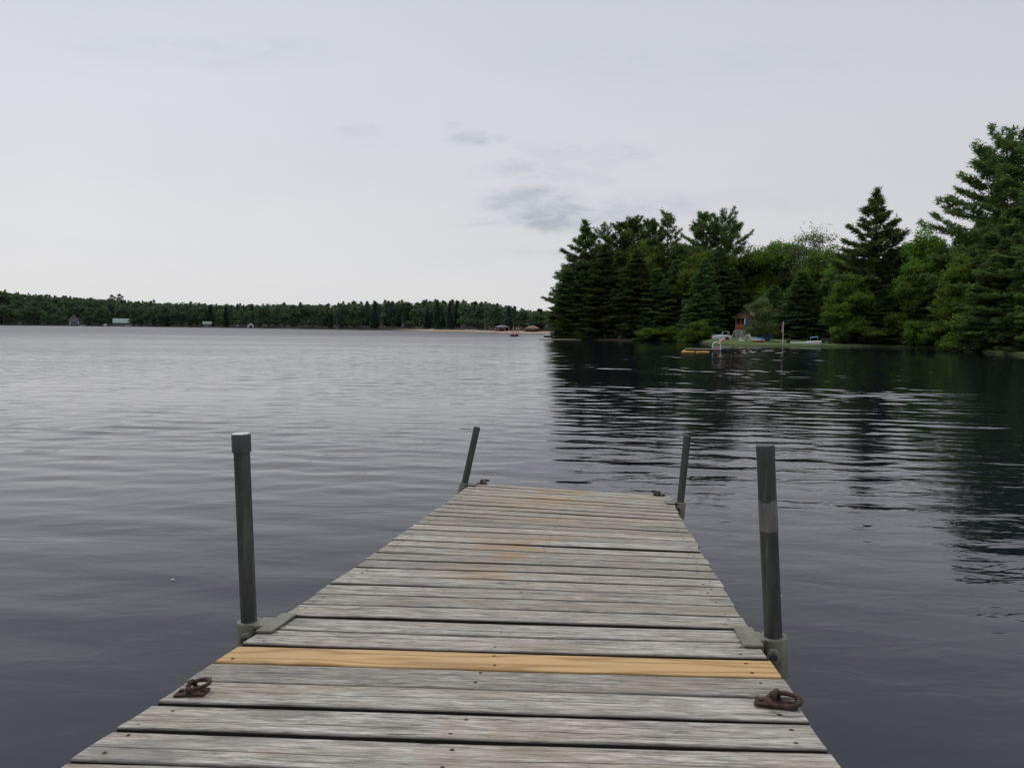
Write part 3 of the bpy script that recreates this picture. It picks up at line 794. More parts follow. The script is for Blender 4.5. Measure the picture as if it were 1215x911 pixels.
def broad_mesh(seed, H, R, n=11, leaf=.30, clusters=4200, low=.18, sparse=0, per=5, trunk_r=None, spread=.2):
    rng = np.random.default_rng(seed); rnd = random.Random(seed); tr = MB()
    r0_ = trunk_r or .011 * H + .05
    hb = H * max(low + .1, .28)
    k1 = rnd.uniform(0, 6)
    tr.tube([(0, 0, 0), (.02 * H * math.sin(k1), .01 * H, hb * .6), (.03 * H * math.sin(k1), 0, hb), (.0, 0, H * .82)], [r0_, r0_ * .85, r0_ * .7, .03], 8)
    blobs = [(Vector((0, 0, H * .80)), R * .55, H * .18)]
    for k in range(n):
        a = k * 2.4 + rnd.uniform(-.4, .4); zf = rnd.uniform(low + .12, .85)
        rr = R * rnd.uniform(.35, .78) * (1 - max(0, zf - .55) * 1.3)
        blobs.append((Vector((math.cos(a) * rr, math.sin(a) * rr, H * zf)), R * rnd.uniform(.32, .52), H * rnd.uniform(.09, .16)))
    for (c_, br, bz) in blobs[1:]:
        st_ = Vector((0, 0, hb * rnd.uniform(.7, 1.3)))
        st_.z = min(st_.z, c_.z - .3)
        midp = st_.lerp(c_, .5) + Vector((0, 0, -.06 * H * rnd.random()))
        tr.tube([st_, midp, c_, c_ + (c_ - midp) * .45], [r0_ * .38, r0_ * .25, r0_ * .13, .015], 4, caps=False)
    vol = np.array([b_[1] ** 2 for b_ in blobs]); vol /= vol.sum()
    idx = rng.choice(len(blobs), clusters, p=vol)
    Cb = np.array([list(b_[0]) for b_ in blobs])[idx]; Sb = np.array([[b_[1], b_[1], b_[2]] for b_ in blobs])[idx]
    d = rng.normal(size=(clusters, 3)); d[:, 2] += .35; d /= np.linalg.norm(d, axis=1)[:, None]
    # lumpy radius
    ph = rng.uniform(0, 6, 6)
    lump = 1 + .20 * np.sin(d[:, 0] * 5 + ph[0] + idx) + .17 * np.sin(d[:, 1] * 6 + ph[1] + idx * 2) + .17 * np.sin(d[:, 2] * 8 + ph[2] + idx)
    rad = rng.uniform(.55 if sparse else .72, 1.0, (clusters, 1)) * lump[:, None]
    Cn = Cb + d * Sb * rad
    keep = np.sin(Cn[:, 0] * 2.1 + ph[3]) + np.sin(Cn[:, 1] * 2.3 + ph[4]) + np.sin(Cn[:, 2] * 2.7 + ph[5]) > (-1.35 if not sparse else -.2)
    keep &= Cn[:, 2] > .25
    Cn = Cn[keep]; d = d[keep]; rad = rad[keep]; lp = lump[keep]
    tin = .22 + .28 * np.clip(d[:, 2], -.4, 1) + .25 * (rad[:, 0] - .8) + .5 * (lp - 1) + .15 * Cn[:, 2] / H + rng.normal(size=len(Cn)) * .08  # lit tops and shaded hollows of the leaf clumps put into the tint
    V, T = quads(rng, Cn, per, leaf, spread, d, tin)
    return V, T, tr

PROTO = {}
def proto(key, V, T, tr, mat, bark=M_BARK):
    nper = V.shape[1]
    cm = np_mesh('crown', V, nper, mat, T)
    tm = bpy.data.meshes.new('trunk'); tm.from_pydata(tr.v, [], tr.f); tm.materials.append(bark)
    tm.polygons.foreach_set('use_smooth', [True] * len(tm.polygons)); tm.update()
    PROTO[key] = (cm, tm, float(np.percentile(V[:, :, 2].max(1), 99.93)))
def put_tree(name, key, loc, sx, sz, rz, label, group=None, cat='tree'):
    cm, tm, _h = PROTO[key]
    root = empty(name, loc, rz, label, cat, group); root.scale = (sx, sx, sz)
    for n_, me in (('trunk', tm), ('crown', cm)):
        o = bpy.data.objects.new(n_, me); C.objects.link(o); o.parent = root
    return root
# each prototype is 20 m tall (bushes 5 m)
for k, sd_ in enumerate((11, 23, 37, 41)):
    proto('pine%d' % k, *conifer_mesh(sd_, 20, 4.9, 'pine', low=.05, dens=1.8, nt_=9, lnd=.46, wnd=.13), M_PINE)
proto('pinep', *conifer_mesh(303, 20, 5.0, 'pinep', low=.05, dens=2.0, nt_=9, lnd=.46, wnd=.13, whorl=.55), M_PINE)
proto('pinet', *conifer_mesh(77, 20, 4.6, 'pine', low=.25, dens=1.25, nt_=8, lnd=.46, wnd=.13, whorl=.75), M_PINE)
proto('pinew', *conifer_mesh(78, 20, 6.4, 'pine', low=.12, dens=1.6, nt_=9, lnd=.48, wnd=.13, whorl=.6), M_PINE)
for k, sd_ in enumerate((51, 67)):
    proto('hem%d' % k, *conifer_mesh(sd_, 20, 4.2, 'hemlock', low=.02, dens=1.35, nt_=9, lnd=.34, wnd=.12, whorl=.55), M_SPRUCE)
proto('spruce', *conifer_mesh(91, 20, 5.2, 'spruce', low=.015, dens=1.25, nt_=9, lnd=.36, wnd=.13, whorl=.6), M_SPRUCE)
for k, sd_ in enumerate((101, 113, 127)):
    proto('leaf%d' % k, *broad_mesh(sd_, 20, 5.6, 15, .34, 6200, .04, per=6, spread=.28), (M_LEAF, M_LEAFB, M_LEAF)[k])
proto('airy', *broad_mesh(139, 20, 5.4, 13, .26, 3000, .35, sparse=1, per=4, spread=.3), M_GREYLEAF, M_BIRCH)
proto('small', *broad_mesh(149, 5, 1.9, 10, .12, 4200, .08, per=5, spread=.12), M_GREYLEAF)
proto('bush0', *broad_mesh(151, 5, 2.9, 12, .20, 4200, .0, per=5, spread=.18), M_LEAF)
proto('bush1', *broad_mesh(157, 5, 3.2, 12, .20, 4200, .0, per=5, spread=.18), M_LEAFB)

def tree_at(name, key, px, top, d, sx, rz, label, base=20, group=None):
    """stand a tree on the ground at column px, distance d, tall enough to reach image row top"""
    p = gp(px, d); yd = p.y; t = at(px, top, yd)
    h = t.z - p.z; sz = h / PROTO[key][2]
    return put_tree(name, key, p - Vector((0, 0, .1)), sx, sz, rz, label, group)
HERO = [
 # name key px top d sx rz label
 ('pine_tree', 'pinep', 693, 261, 133, 1.30, .3, 'tall pine at the left tip of the wooded point, layered boughs reaching left'),
 ('pine_tree', 'pinet', 716, 262, 141, .85, 1.3, 'slim pine with a crooked tufted top, second from the left end of the point'),
 ('pine_tree', 'pine2', 733, 262, 136, 1.05, 2.0, 'dark rounded pine behind the pale boulder on the point'),
 ('pine_tree', 'pine3', 750, 255, 140, 1.0, .2, 'pine with a bushy spreading top between the rounded pine and the narrow spire'),
 ('pine_tree', 'pine1', 772, 259, 138, .85, 4.0, 'narrow spire topped pine left of the sparse feathery one'),
 ('pine_tree', 'pinet', 791, 249, 135, 1.1, 2.7, 'pine with thin open feathery upper boughs and sky showing through'),
 ('pine_tree', 'pine2', 832, 251, 131, .98, 5.2, 'left one of the two tallest pines above the low gap behind the raft'),
 ('pine_tree', 'pinew', 855, 245, 128, .86, .9, 'tall flat branched pine left of the cabin, boughs sweeping up to the right'),
 ('hemlock_tree', 'hem0', 678, 312, 129, 1.05, .4, 'mid green hemlock low on the left tip of the point under the tall pine'),
 ('hemlock_tree', 'hem1', 716, 290, 128, 1.15, 2.1, 'full dark hemlock in front of the slim crooked pine on the point'),
 ('hemlock_tree', 'hem0', 752, 296, 125, 1.1, 3.3, 'full dark hemlock just right of the pale boulder'),
 ('spruce_tree', 'spruce', 801, 308, 126, .88, 1.0, 'dark cone shaped spruce in the middle of the point'),
 ('hemlock_tree', 'hem1', 778, 318, 123, .9, 5.0, 'light green hemlock with stepped boughs at the water between spruce and boulder'),
 ('hemlock_tree', 'hem0', 833, 306, 117, .8, 4.4, 'shadowy hemlock behind the small shoreline bush near the raft'),
 ('maple_tree', 'leaf0', 893, 291, 128, .9, .5, 'round green maple just right of the tall flat branched pine'),
 ('maple_tree', 'leaf2', 925, 285, 126, .85, 2.5, 'green maple standing behind the dark spruce of the lawn, left of the airy birch'),
 ('birch_tree', 'airy', 955, 264, 122, .86, 1.1, 'airy birch with sparse grey green crown and pale trunk above the lawn'),
 ('maple_tree', 'leaf0', 982, 290, 118, .7, 3.1, 'green maple squeezed between the airy birch and the pointed pine'),
 ('hemlock_tree', 'hem0', 866, 318, 121, .80, 3.9, 'dark hemlock rising right behind the cabin roof'),
 ('spruce_tree', 'spruce', 950, 322, 108, .88, .2, 'broad dark spruce behind the flagpole and motorboat'),
 ('spruce_tree', 'spruce', 976, 338, 107, .72, 2.2, 'smaller dark spruce behind the utility trailer'),
 ('spruce_tree', 'hem1', 917, 338, 112, .70, 1.2, 'dark conifer directly behind the small lawn tree'),
 ('pine_tree', 'pinep', 1034, 222, 104, 1.1, 3.6, 'sharp pointed pine standing alone above the maples right of the lawn'),
 ('maple_tree', 'leaf1', 1010, 322, 100, .55, 5.5, 'yellow green maple at the right end of the lawn'),
 ('hemlock_tree', 'hem0', 1032, 286, 102, .85, 1.1, 'dense green hemlock at the foot of the sharp pointed pine'),
 ('maple_tree', 'leaf0', 1066, 292, 106, .60, 1.9, 'green maple against the right flank of the sharp pointed pine'),
 ('maple_tree', 'leaf1', 1094, 266, 101, .66, 4.7, 'bright yellow green maple topping the gap between the two big pines'),
 ('hemlock_tree', 'hem1', 1048, 338, 100, .72, 2.9, 'dark low hemlock beside the pale birch stem'),
 ('maple_tree', 'leaf2', 1083, 330, 99, .52, .7, 'dark green maple leaning over the small float'),
 ('hemlock_tree', 'hem0', 1116, 312, 98, .8, 3.4, 'dense green hemlock between the float and the bright shore maple'),
 ('pine_tree', 'pinew', 1184, 145, 97, 1.12, 2.2, 'tallest pine with long bare tipped boughs reaching left over the maples'),
 ('pine_tree', 'pine3', 1224, 170, 92, 1.35, 1.4, 'huge dark pine cut by the right edge of the picture'),
 ('maple_tree', 'leaf1', 1143, 300, 88, .50, 5.8, 'bright green shore maple below the tallest pine'),
 ('pine_tree', 'pine0', 1192, 246, 88, .98, 4.9, 'dark layered pine in front of the tallest pine, above the slab dock'),
 ('hemlock_tree', 'hem1', 1178, 318, 84, .62, .9, 'black green hemlock overhanging the pale slab dock'),
 ('hemlock_tree', 'hem0', 1230, 300, 80, .84, 2.4, 'dark hemlock at the right picture edge behind the wooden dock'),
]
for (nm, key, px, top, d, sx, rz, lab) in HERO:
    tree_at(nm, key, px, top, d, sx, rz, lab)
for (nm, key, px, top, d, sx, rz, lab) in [
 ('small_tree', 'small', 904, 351, 98, .98, .4, 'small grey green tree on the lawn in front of the cabin'),
 ('bush', 'bush0', 1162, 366, 82, 1.05, 1.4, 'round dark bush hanging over the water beside the pale slab dock'),
 ('bush', 'bush1', 831, 380, 112, .58, 2.4, 'light green bush at the shore left of the raft'),
 ('bush', 'bush1', 816, 389, 114, .55, .4, 'low pale green bush at the water behind the left end of the raft'),
 ('bush', 'bush0', 672, 377, 129, .95, 3.4, 'leafy bush at the waterline on the left tip of the point'),
 ('bush', 'bush1', 690, 388, 127, .55, 5.4, 'second leafy bush on the point, nearer the pale boulder'),
 ('bush', 'bush0', 800, 386, 119, .7, 1.9, 'dark bush at the waterline below the cone shaped spruce'),
 ('bush', 'bush0', 770, 388, 119, .85, .9, 'dark bush at the waterline between the boulder and the spruce'),
 ('bush', 'bush0', 1008, 378, 99, .9, .3, 'bush at the right end of the lawn beyond the trailer'),
 ('bush', 'bush1', 1100, 378, 96, .9, 2.3, 'green bush at the shore between the small float and the bright maple'),
 ('bush', 'bush0', 1130, 380, 93, .9, 4.3, 'dark bush at the shore left of the round overhanging bush'),
 ('bush', 'bush0', 1040, 388, 98, .7, 5.3, 'low bush at the shore left of the small float')]:
    tree_at(nm, key, px, top, d, sx, rz, lab, 5)
# the rest of the wood behind them
rf = random.Random(3)
keys = ['pine0', 'hem0', 'leaf0', 'pine2', 'hem1', 'leaf2', 'spruce', 'leaf1', 'pine3']
def capline(px):   # keep the filler trees below the photographed skyline
    return float(np.interp(px, [655, 690, 720, 800, 845, 880, 990, 1035, 1070, 1120, 1160, 1215, 1300], [330, 296, 284, 285, 285, 300, 305, 290, 300, 285, 255, 240, 240]))
for row, (o, x0, x1, step) in enumerate([(7, 672, 838, 21), (15, 680, 850, 19), (24, 676, 1290, 24), (34, 690, 1290, 26), (48, 690, 1290, 30), (7, 1010, 1290, 24), (14, 1005, 1290, 24), (66, 700, 1290, 36)]):
    px = x0
    while px < x1:
        a = az(px); d = shore(a) + o + rf.uniform(-2, 3)
        if 862 < px < 1000: d = shore(a) + o + 12 + rf.uniform(-2, 3)
        if o > 10 or px < 845 or px > 1000:
            k = rf.choice(keys if px < 1110 else ['pine0', 'hem0', 'pine2', 'hem1', 'pine3', 'pinep'])
            tree_at({'p': 'pine_tree', 'h': 'hemlock_tree', 'l': 'maple_tree', 's': 'spruce_tree'}[k[0]], k, px, capline(px) + rf.uniform(0, 34) + (20 if o < 12 else 0), d, rf.uniform(.62, .85), rf.uniform(0, 6.28),
                    'tree in the dense dark wood behind the front row of shore trees', group='trees filling the wood on the right shore')
        px += step * rf.uniform(.8, 1.2)
# a pale broken birch stem
mb = MB(); p = gp(1056, 99.3)
mb.tube([(0, 0, 0), (.05, 0, 2), (-.05, 0, 3.3), (.06, 0, 4.2)], [.07, .065, .06, .04], 8)
mb.tube([(-.03, 0, 3.2), (-.5, .1, 4.1)], [.04, .02], 5)
tag(mb.build('dead_birch', M_BIRCH, smooth=True, loc=p), 'pale dead birch stem standing among the shore maples', 'tree')

# far shore: low detail trees
def far_proto(key, seed, kind):
    rng = np.random.default_rng(seed); rnd = random.Random(seed)
    if kind == 'c':
        V, T, tr = conifer_mesh(seed, 16, 3.0, 'spruce' if seed % 2 else 'pine', low=.10, dens=.32, nt_=5, lnd=1.0, wnd=.42, whorl=.95)
        proto(key, V, T, tr, M_FARC, M_FARBARK)
    else:
        V, T, tr = broad_mesh(seed, 14, 4.2, 9, .85, 620, .05, per=2, spread=.3, trunk_r=.16)
        proto(key, V, T, tr, M_FARL, M_FARBARK)
for k in range(4): far_proto('fc%d' % k, 301 + k, 'c')
for k in range(4): far_proto('fl%d' % k, 401 + k, 'l')
rf = random.Random(21); nfar = 0; stuffp = []
def skyline(px):
    return float(np.interp(px, [-60, 0, 60, 130, 200, 270, 330, 400, 450, 520, 585, 610, 655, 690], [343, 345.5, 350, 355, 358.5, 361.5, 361, 360.5, 359, 357.5, 359, 366, 369, 370]))
for row, o in enumerate([6, 16, 30, 48, 70, 84, 96, 126, 160, 200]):
    px = -30.0
    while px < 690:
        a = az(px); s = shore(a) if px < 652 else 279
        beach = 17 if px > 470 else (float(np.interp(px, [415, 470], [0, 17])) if px > 415 else 0)
        r = s + o + beach + rf.uniform(-4, 4)
        p = Vector((math.sin(math.radians(a)) * r, math.cos(math.radians(a)) * r, 0))
        z = gz(a, r) if px < 652 else 1.5
        if px > 651: z = gz(az(651), r)
        p.z = z
        # height so that the top stays at or below the skyline
        t = at(px, skyline(px) + abs(rf.gauss(0, 2.6)) - (1.2 if rf.random() < .12 else 0), p.y)
        cap_h = t.z - z
        nat = rf.uniform(8, 17) if px < 420 else rf.uniform(9, 18)
        conif = rf.random() < (.22 if px < 400 else .55)
        h = min(nat, cap_h)
        skip = (row == 0 and (78 < px < 98 or 131 < px < 156 or 241 < px < 252 or 292 < px < 303)) or (row <= 1 and (80 < px < 96 or 133 < px < 154))
        if h > 4 and not skip:
            if cap_h < nat * 1.3 and row > 3: h = cap_h
            if conif and h >= cap_h - .5: h *= 1.06
            kk = ('fc%d' if conif else 'fl%d') % rf.randrange(4)
            bh = 16 if conif else 14
            sx = max(.75, h / bh) * rf.uniform(.8, 1.15)
            if row < 5 and nfar < 290:
                nfar += 1
                put_tree('conifer' if conif else 'broadleaf_tree', kk, p, sx, h / bh, rf.uniform(0, 6.28),
                         'dark conifer in the forest lining the far shore' if conif else 'rounded leafy tree in the forest lining the far shore',
                         'conifers lining the far shore' if conif else 'leafy trees lining the far shore')
            else: stuffp.append((kk, p, sx, h / bh, rf.uniform(0, 6.28)))
        px += (5200 / r) * rf.uniform(.75, 1.25) * (1.1 if row < 5 else .9)
Vs = {3: [], 4: []}; Ts = {3: [], 4: []}
for (kk, p, sx, sz, rz) in stuffp:
    cm = PROTO[kk][0]; nper = 3 if kk[1] == 'c' else 4
    n = len(cm.vertices); v = np.empty(n * 3, np.float32); cm.vertices.foreach_get('co', v); v = v.reshape(-1, 3)
    t = np.empty(n, np.float32); cm.attributes['tint'].data.foreach_get('value', t)
    c_, s__ = math.cos(rz), math.sin(rz)
    v2 = np.stack([(v[:, 0] * c_ - v[:, 1] * s__) * sx + p.x, (v[:, 0] * s__ + v[:, 1] * c_) * sx + p.y, v[:, 2] * sz + p.z], 1)
    Vs[nper].append(v2.reshape(-1, nper, 3)); Ts[nper].append(t[::nper])
allp = []; allt = []
for npr in (3, 4):
    if Vs[npr]:
        V = np.concatenate(Vs[npr]); T = np.concatenate(Ts[npr])
        if npr == 3: V = np.concatenate([V, V[:, 2:3] * .999 + V[:, 0:1] * .001], 1)
        allp.append(V); allt.append(T)
if allp:
    V = np.concatenate(allp); T = np.concatenate(allt)
    o = bpy.data.objects.new('far_forest', np_mesh('far_forest', V, 4, M_FARL, T)); C.objects.link(o)
    tag(o, 'mixed green forest covering the low hills behind the far shore trees', 'forest', kind='stuff')
# two old pines standing above the far hill
for px, hx, lab in ((134, 350.5, 'left one of two old pines rising above the far hill'), (143, 349.5, 'right one of two old pines rising above the far hill')):
    a = az(px); r = shore(a) + 150; p = Vector((math.sin(math.radians(a)) * r, math.cos(math.radians(a)) * r, gz(a, r)))
    t = at(px, hx, p.y); put_tree('old_pine', 'fc1', p, 1.5, (t.z - p.z) / 16, 1.0, lab)

# ------------------------------------------------------------------ buildings and shore things
M_WHITE = plain('white_paint', (.72, .72, .70), .5, var=.06, scale=3)
M_DGREY = plain('dark_grey', (.05, .05, .055), .5, var=.2)
M_BLACK = plain('black_plastic', (.012, .012, .013), .5, var=.2)
M_ORANGE = plain('orange_stained_wood', (.19, .07, .026), .7, var=.18, scale=5)
M_TAN = plain('tan_shingles', (.13, .09, .065), .85, var=.25, scale=4)
M_BROWN = plain('brown_siding', (.11, .07, .045), .8, var=.2, scale=4)
M_STONE = plain('grey_stone', (.24, .235, .22), .9, var=.3, scale=4, bump=.6)
M_GLASS = plain('dark_glass', (.02, .025, .03), .12, var=.1)
M_SCREEN = plain('screen_mesh', (.045, .055, .065), .6, var=.1)
M_BLUE = plain('blue_plastic', (.03, .12, .50), .45, var=.1)
M_LBLUE = plain('light_blue_cloth', (.06, .28, .66), .6, var=.1)
M_RED = plain('red_plastic', (.50, .05, .035), .5, var=.1)
M_YEL = plain('yellow_foam', (.72, .45, .09), .6, var=.2, scale=5)
M_GREENROOF = plain('pale_green_metal_roof', (.22, .33, .30), .5, var=.12, scale=1)
M_CONC = plain('pale_concrete', (.33, .34, .30), .9, var=.2, scale=5)
M_RWOOD = plain('raft_decking', (.16, .12, .085), .85, var=.3, scale=12)
M_SKIN = plain('skin', (.50, .27, .18), .6, var=.06, scale=3)
M_HAIR = plain('blond_hair', (.36, .24, .11), .8, var=.2, scale=30)
M_DHAIR = plain('dark_hair', (.025, .017, .012), .8, var=.2, scale=30)
M_ALU = plain('aluminium', (.45, .46, .46), .4, .6, var=.1)
M_REDROOF = plain('red_brown_roof', (.20, .085, .06), .8, var=.15, scale=1)
M_TEAL = plain('blue_grey_roof', (.09, .115, .125), .7, var=.15, scale=1)

def face_cam(p):   # rotation so local -Y looks at the camera
    return math.atan2(p.x, p.y) * -1
# cabin (front faces the lake)
p = gp(873.5, 113); p.z -= .1
k = .126   # metres per image pixel there
cab = empty('cabin', p, face_cam(p) - .05, 'small orange and brown cabin with gabled porch behind the small lawn tree', 'cabin')
Wc = 6.0
mb = MB(); mb.box(-.2, 2.1, .0, 2.2, 0, 1.15); mb.box(2.11, Wc, .3, 4.2, 0, 1.0); mb.build('foundation', M_STONE, cab)
mb = MB(); mb.box(2.1, Wc, .45, 4.2, 1.01, 3.1); mb.box(-.1, 2.0, 2.2, 4.2, 1.16, 3.1); mb.build('wall', M_BROWN, cab)
mb = MB(); mb.box(-.15, 1.15, 0, .08, 1.16, 1.95); mb.box(-.15, -.07, .081, 2.19, 1.16, 1.95); mb.build('porch_panel', M_ORANGE, cab)
mb = MB(); mb.box(1.16, 2.09, .02, .06, 1.16, 2.78); mb.build('porch_screen', M_SCREEN, cab)
for x in (-.12, .58):
    mb = MB(); mb.box(x, x + .1, .01, .11, 1.955, 2.8); mb.build('porch_post', M_ORANGE, cab)
mb = MB(); mb.box(1.08, 1.2, -.03, .09, 1.955, 2.8); mb.build('porch_post', M_WHITE, cab)
mb = MB(); mb.box(-.3, 2.25, -.04, .12, 2.81, 2.95); mb.add([(-.3, 0, 2.96), (2.25, 0, 2.96), (.98, 0, 3.7), (-.3, .1, 2.96), (2.25, .1, 2.96), (.98, .1, 3.7)], [(0, 1, 2), (5, 4, 3), (0, 3, 4, 1), (1, 4, 5, 2), (2, 5, 3, 0)])
mb.build('gable', plain('brown_gable', (.17, .095, .05), .8), cab)
mb = MB()
for sgn, xa in ((-1, -.55), (1, 2.5)):
    mb.hexa([(xa, -.3, 2.80), (.98, -.3, 3.72), (.98, 4.3, 3.72), (xa, 4.3, 2.80), (xa, -.3, 2.90), (.98, -.3, 3.82), (.98, 4.3, 3.82), (xa, 4.3, 2.90)])
mb.hexa([(2.2, .1, 2.95), (Wc + .3, .1, 2.95), (Wc + .3, 2.3, 4.1), (1.2, 2.3, 4.1), (2.2, .1, 3.05), (Wc + .3, .1, 3.05), (Wc + .3, 2.3, 4.2), (1.2, 2.3, 4.2)])
mb.build('roof', M_TAN, cab)
for x in (4.7, 5.3):
    mb = MB(); mb.box(x, x + .4, .40, .44, 1.7, 2.7); f_ = mb.build('window', M_WHITE, cab)
    mb = MB(); mb.box(x + .06, x + .34, .385, .398, 1.76, 2.64); mb.build('pane', M_GLASS, f_)

def rect_local(name, p, rz, label, cat, group=None): return empty(name, p, rz, label, cat, group)
# upturned rowboat
p = gp(845, 108.5); p.z += 0
rb = empty('rowboat', p, face_cam(p), 'pale upturned rowboat lying on the lawn left of the swing frames', 'boat')
mb = MB(); rows = []
for i in range(15):
    f = i / 14; x = f * 2.6; wv = .55 * math.sin(math.pi * min(1, f * 1.15 + .02)) ** .6 if f < .85 else .55 * (.55); h = .62 * (1 - .25 * (2 * f - 1) ** 2)
    wv = .10 + .5 * math.sin(math.pi * (f * .62 + .02)) ** .8
    rows.append([(x, -wv * math.cos(t), .06 + h * math.sin(t) ** .7) for t in np.linspace(0, math.pi, 11)])
mb.grid(rows); mb.add(rows[0], [tuple(range(11))]); mb.add(rows[-1], [tuple(range(10, -1, -1))]); mb.build('hull', plain('pale_aluminium_hull', (.34, .35, .35), .6, .1), rb, smooth=True)
mb = MB(); mb.tube([(0.0, 0, .68), (1.3, 0, .70), (2.6, 0, .60)], .025, 6); mb.build('keel', M_ALU, rb)
for x in (.5, 1.9):
    mb = MB(); mb.box(x, x + .1, -.5, .5, -.1, .055); mb.build('support', M_RWOOD, rb)
# white swing frames
def swing(px0, px1, d, label, rz):
    p = gp((px0 + px1) / 2, d); o = empty('swing_frame', p, face_cam(p) + rz, label, 'swing frame', 'white A-frame stands on the lawn')
    w_ = (px1 - px0) * .11
    for x in (-w_ * .28, w_ * .28):
        for sg in (-1, 1):
            mb = MB(); mb.tube([(x + sg * .42, sg * .35, 0), (x, 0, 1.22)], .038, 6); mb.build('leg', plain('weathered_white_paint', (.42, .42, .40), .7), o)
        mb = MB(); mb.tube([(x - .2, -.17, .62), (x + .2, .17, .62)], .02, 5); mb.build('brace', plain('weathered_white_paint', (.42, .42, .40), .7), o)
    mb = MB(); mb.tube([(-w_ * .28, 0, 1.25), (w_ * .28, 0, 1.25)], .028, 6); mb.build('top_bar', plain('weathered_white_paint', (.42, .42, .40), .7), o)
swing(855, 867, 101, 'left white A-frame stand on the lawn, right behind the diver', .1)
swing(868, 884, 102, 'right white A-frame stand on the lawn, in front of the cabin porch', -.05)
# lawn chairs (adirondack)
def lawn_chair(px, d, rz, label):
    p = gp(px, d); o = empty('lawn_chair', p, rz, label, 'chair', 'white lawn chairs')
    for sy in (-.26, .26):
        mb = MB(); mb.box(.18, .24, sy - .02, sy + .02, 0, .55); mb.build('leg', M_WHITE, o)
        mb = MB(); mb.hexa([(-.45, sy - .02, 0), (-.38, sy - .02, 0), (.18, sy - .02, .30), (.18, sy - .02, .36), (-.45, sy + .02, 0), (-.38, sy + .02, 0), (.18, sy + .02, .30), (.18, sy + .02, .36)]); mb.build('leg', M_WHITE, o)
        mb = MB(); mb.box(-.35, .30, sy - .07, sy + .07, .555, .585); mb.build('armrest', M_WHITE, o)
    mb = MB()
    for i in range(5): mb.hexa([(-.25 + i * .09, -.24, .20 + i * .03), (-.17 + i * .09, -.24, .226 + i * .03), (-.17 + i * .09, .24, .226 + i * .03), (-.25 + i * .09, .24, .20 + i * .03), (-.25 + i * .09, -.24, .225 + i * .03), (-.17 + i * .09, -.24, .25 + i * .03), (-.17 + i * .09, .24, .25 + i * .03), (-.25 + i * .09, .24, .225 + i * .03)])
    mb.build('seat', M_WHITE, o)
    mb = MB()
    for i in range(5):
        y = -.22 + i * .095; top = .98 - .04 * abs(i - 2)
        mb.hexa([(-.24, y, .18), (-.20, y, .18), (-.20, y + .08, .18), (-.24, y + .08, .18), (-.58, y, top), (-.54, y, top), (-.54, y + .08, top), (-.58, y + .08, top)])
    mb.build('backrest', M_WHITE, o)
lawn_chair(881, 96, 2.6, 'white lawn chair nearest the swing frames, turned left')
lawn_chair(893, 97, .4, 'white lawn chair just left of the blue inflatable pool')
# inflatable pool
p = gp(900.5, 96.5); o = empty('inflatable_pool', p, 0, 'blue, white and red inflatable pool on the lawn under the small tree', 'pool')
for z, m_, n_ in ((.09, M_RED, 'bottom_ring'), (.25, M_WHITE, 'middle_ring'), (.41, M_LBLUE, 'top_ring')):
    mb = MB(); mb.ring((0, 0, z), (0, 0, 1), .46, .085, 32, 10); mb.build(n_, m_, o, smooth=True)
mb = MB(); mb.tube([(0, 0, .03), (0, 0, .07)], .42, 24); mb.build('floor', M_LBLUE, o)
# upright blue tube
p = gp(911, 99.5); p.z += .62; o = empty('inflatable_tube', p, face_cam(p), 'blue inflatable tube with purple middle leaning upright beside the small tree', 'tube')
mb = MB(); mb.ring((0, 0, 0), (.1, 1, .25), .34, .17, 32, 12); mb.build('ring', M_BLUE, o, smooth=True)
mb = MB(); mb.tube([(0, -.02, 0), (0, .04, .012)], .22, 20); mb.build('net', plain('purple_net', (.12, .06, .4), .6), o)
mb = MB(); mb.box(-.30, .30, .05, .20, -.62, -.45); mb.build('chock', M_RWOOD, o)
# flagpole
M_FW = plain('flag_white', (.50, .47, .46), .8, var=.1); M_FR = plain('flag_red', (.42, .10, .09), .8, var=.1); M_FB = plain('flag_blue', (.06, .08, .22), .8, var=.1)
p = gp(929.3, 93.5); o = empty('flagpole', p, face_cam(p), 'short white flagpole with a limp striped flag at the edge of the lawn', 'flagpole')
mb = MB(); mb.tube([(0, 0, 0), (0, 0, 2.55)], [.035, .022], 8); mb.build('pole', M_WHITE, o, smooth=True)
mb = MB(); mb.ring((0, 0, 2.58), (0, 0, 1), .012, .028, 12, 8); mb.build('finial', M_ALU, o, smooth=True)
rows = []; nst = 13
for i in range(nst + 1):       # hanging cloth gathered at the pole
    f = i / nst
    rows.append([(-.02 - .17 * f - .02 * math.sin(q * 9), .05 * math.sin(q * 8 + f * 5), 2.5 - q * 1.15 - .05 * f) for q in np.linspace(0, 1, 9)])
mb = MB()
for i in range(nst):
    for q in range(8):
        mb.cur = 2 if (i > 6 and q < 3) else (1 if i % 2 == 0 else 0)
        mb.add([rows[i][q], rows[i][q + 1], rows[i + 1][q + 1], rows[i + 1][q]], [(0, 1, 2, 3)])
mb.build('flag', [M_FW, M_FR, M_FB], o)
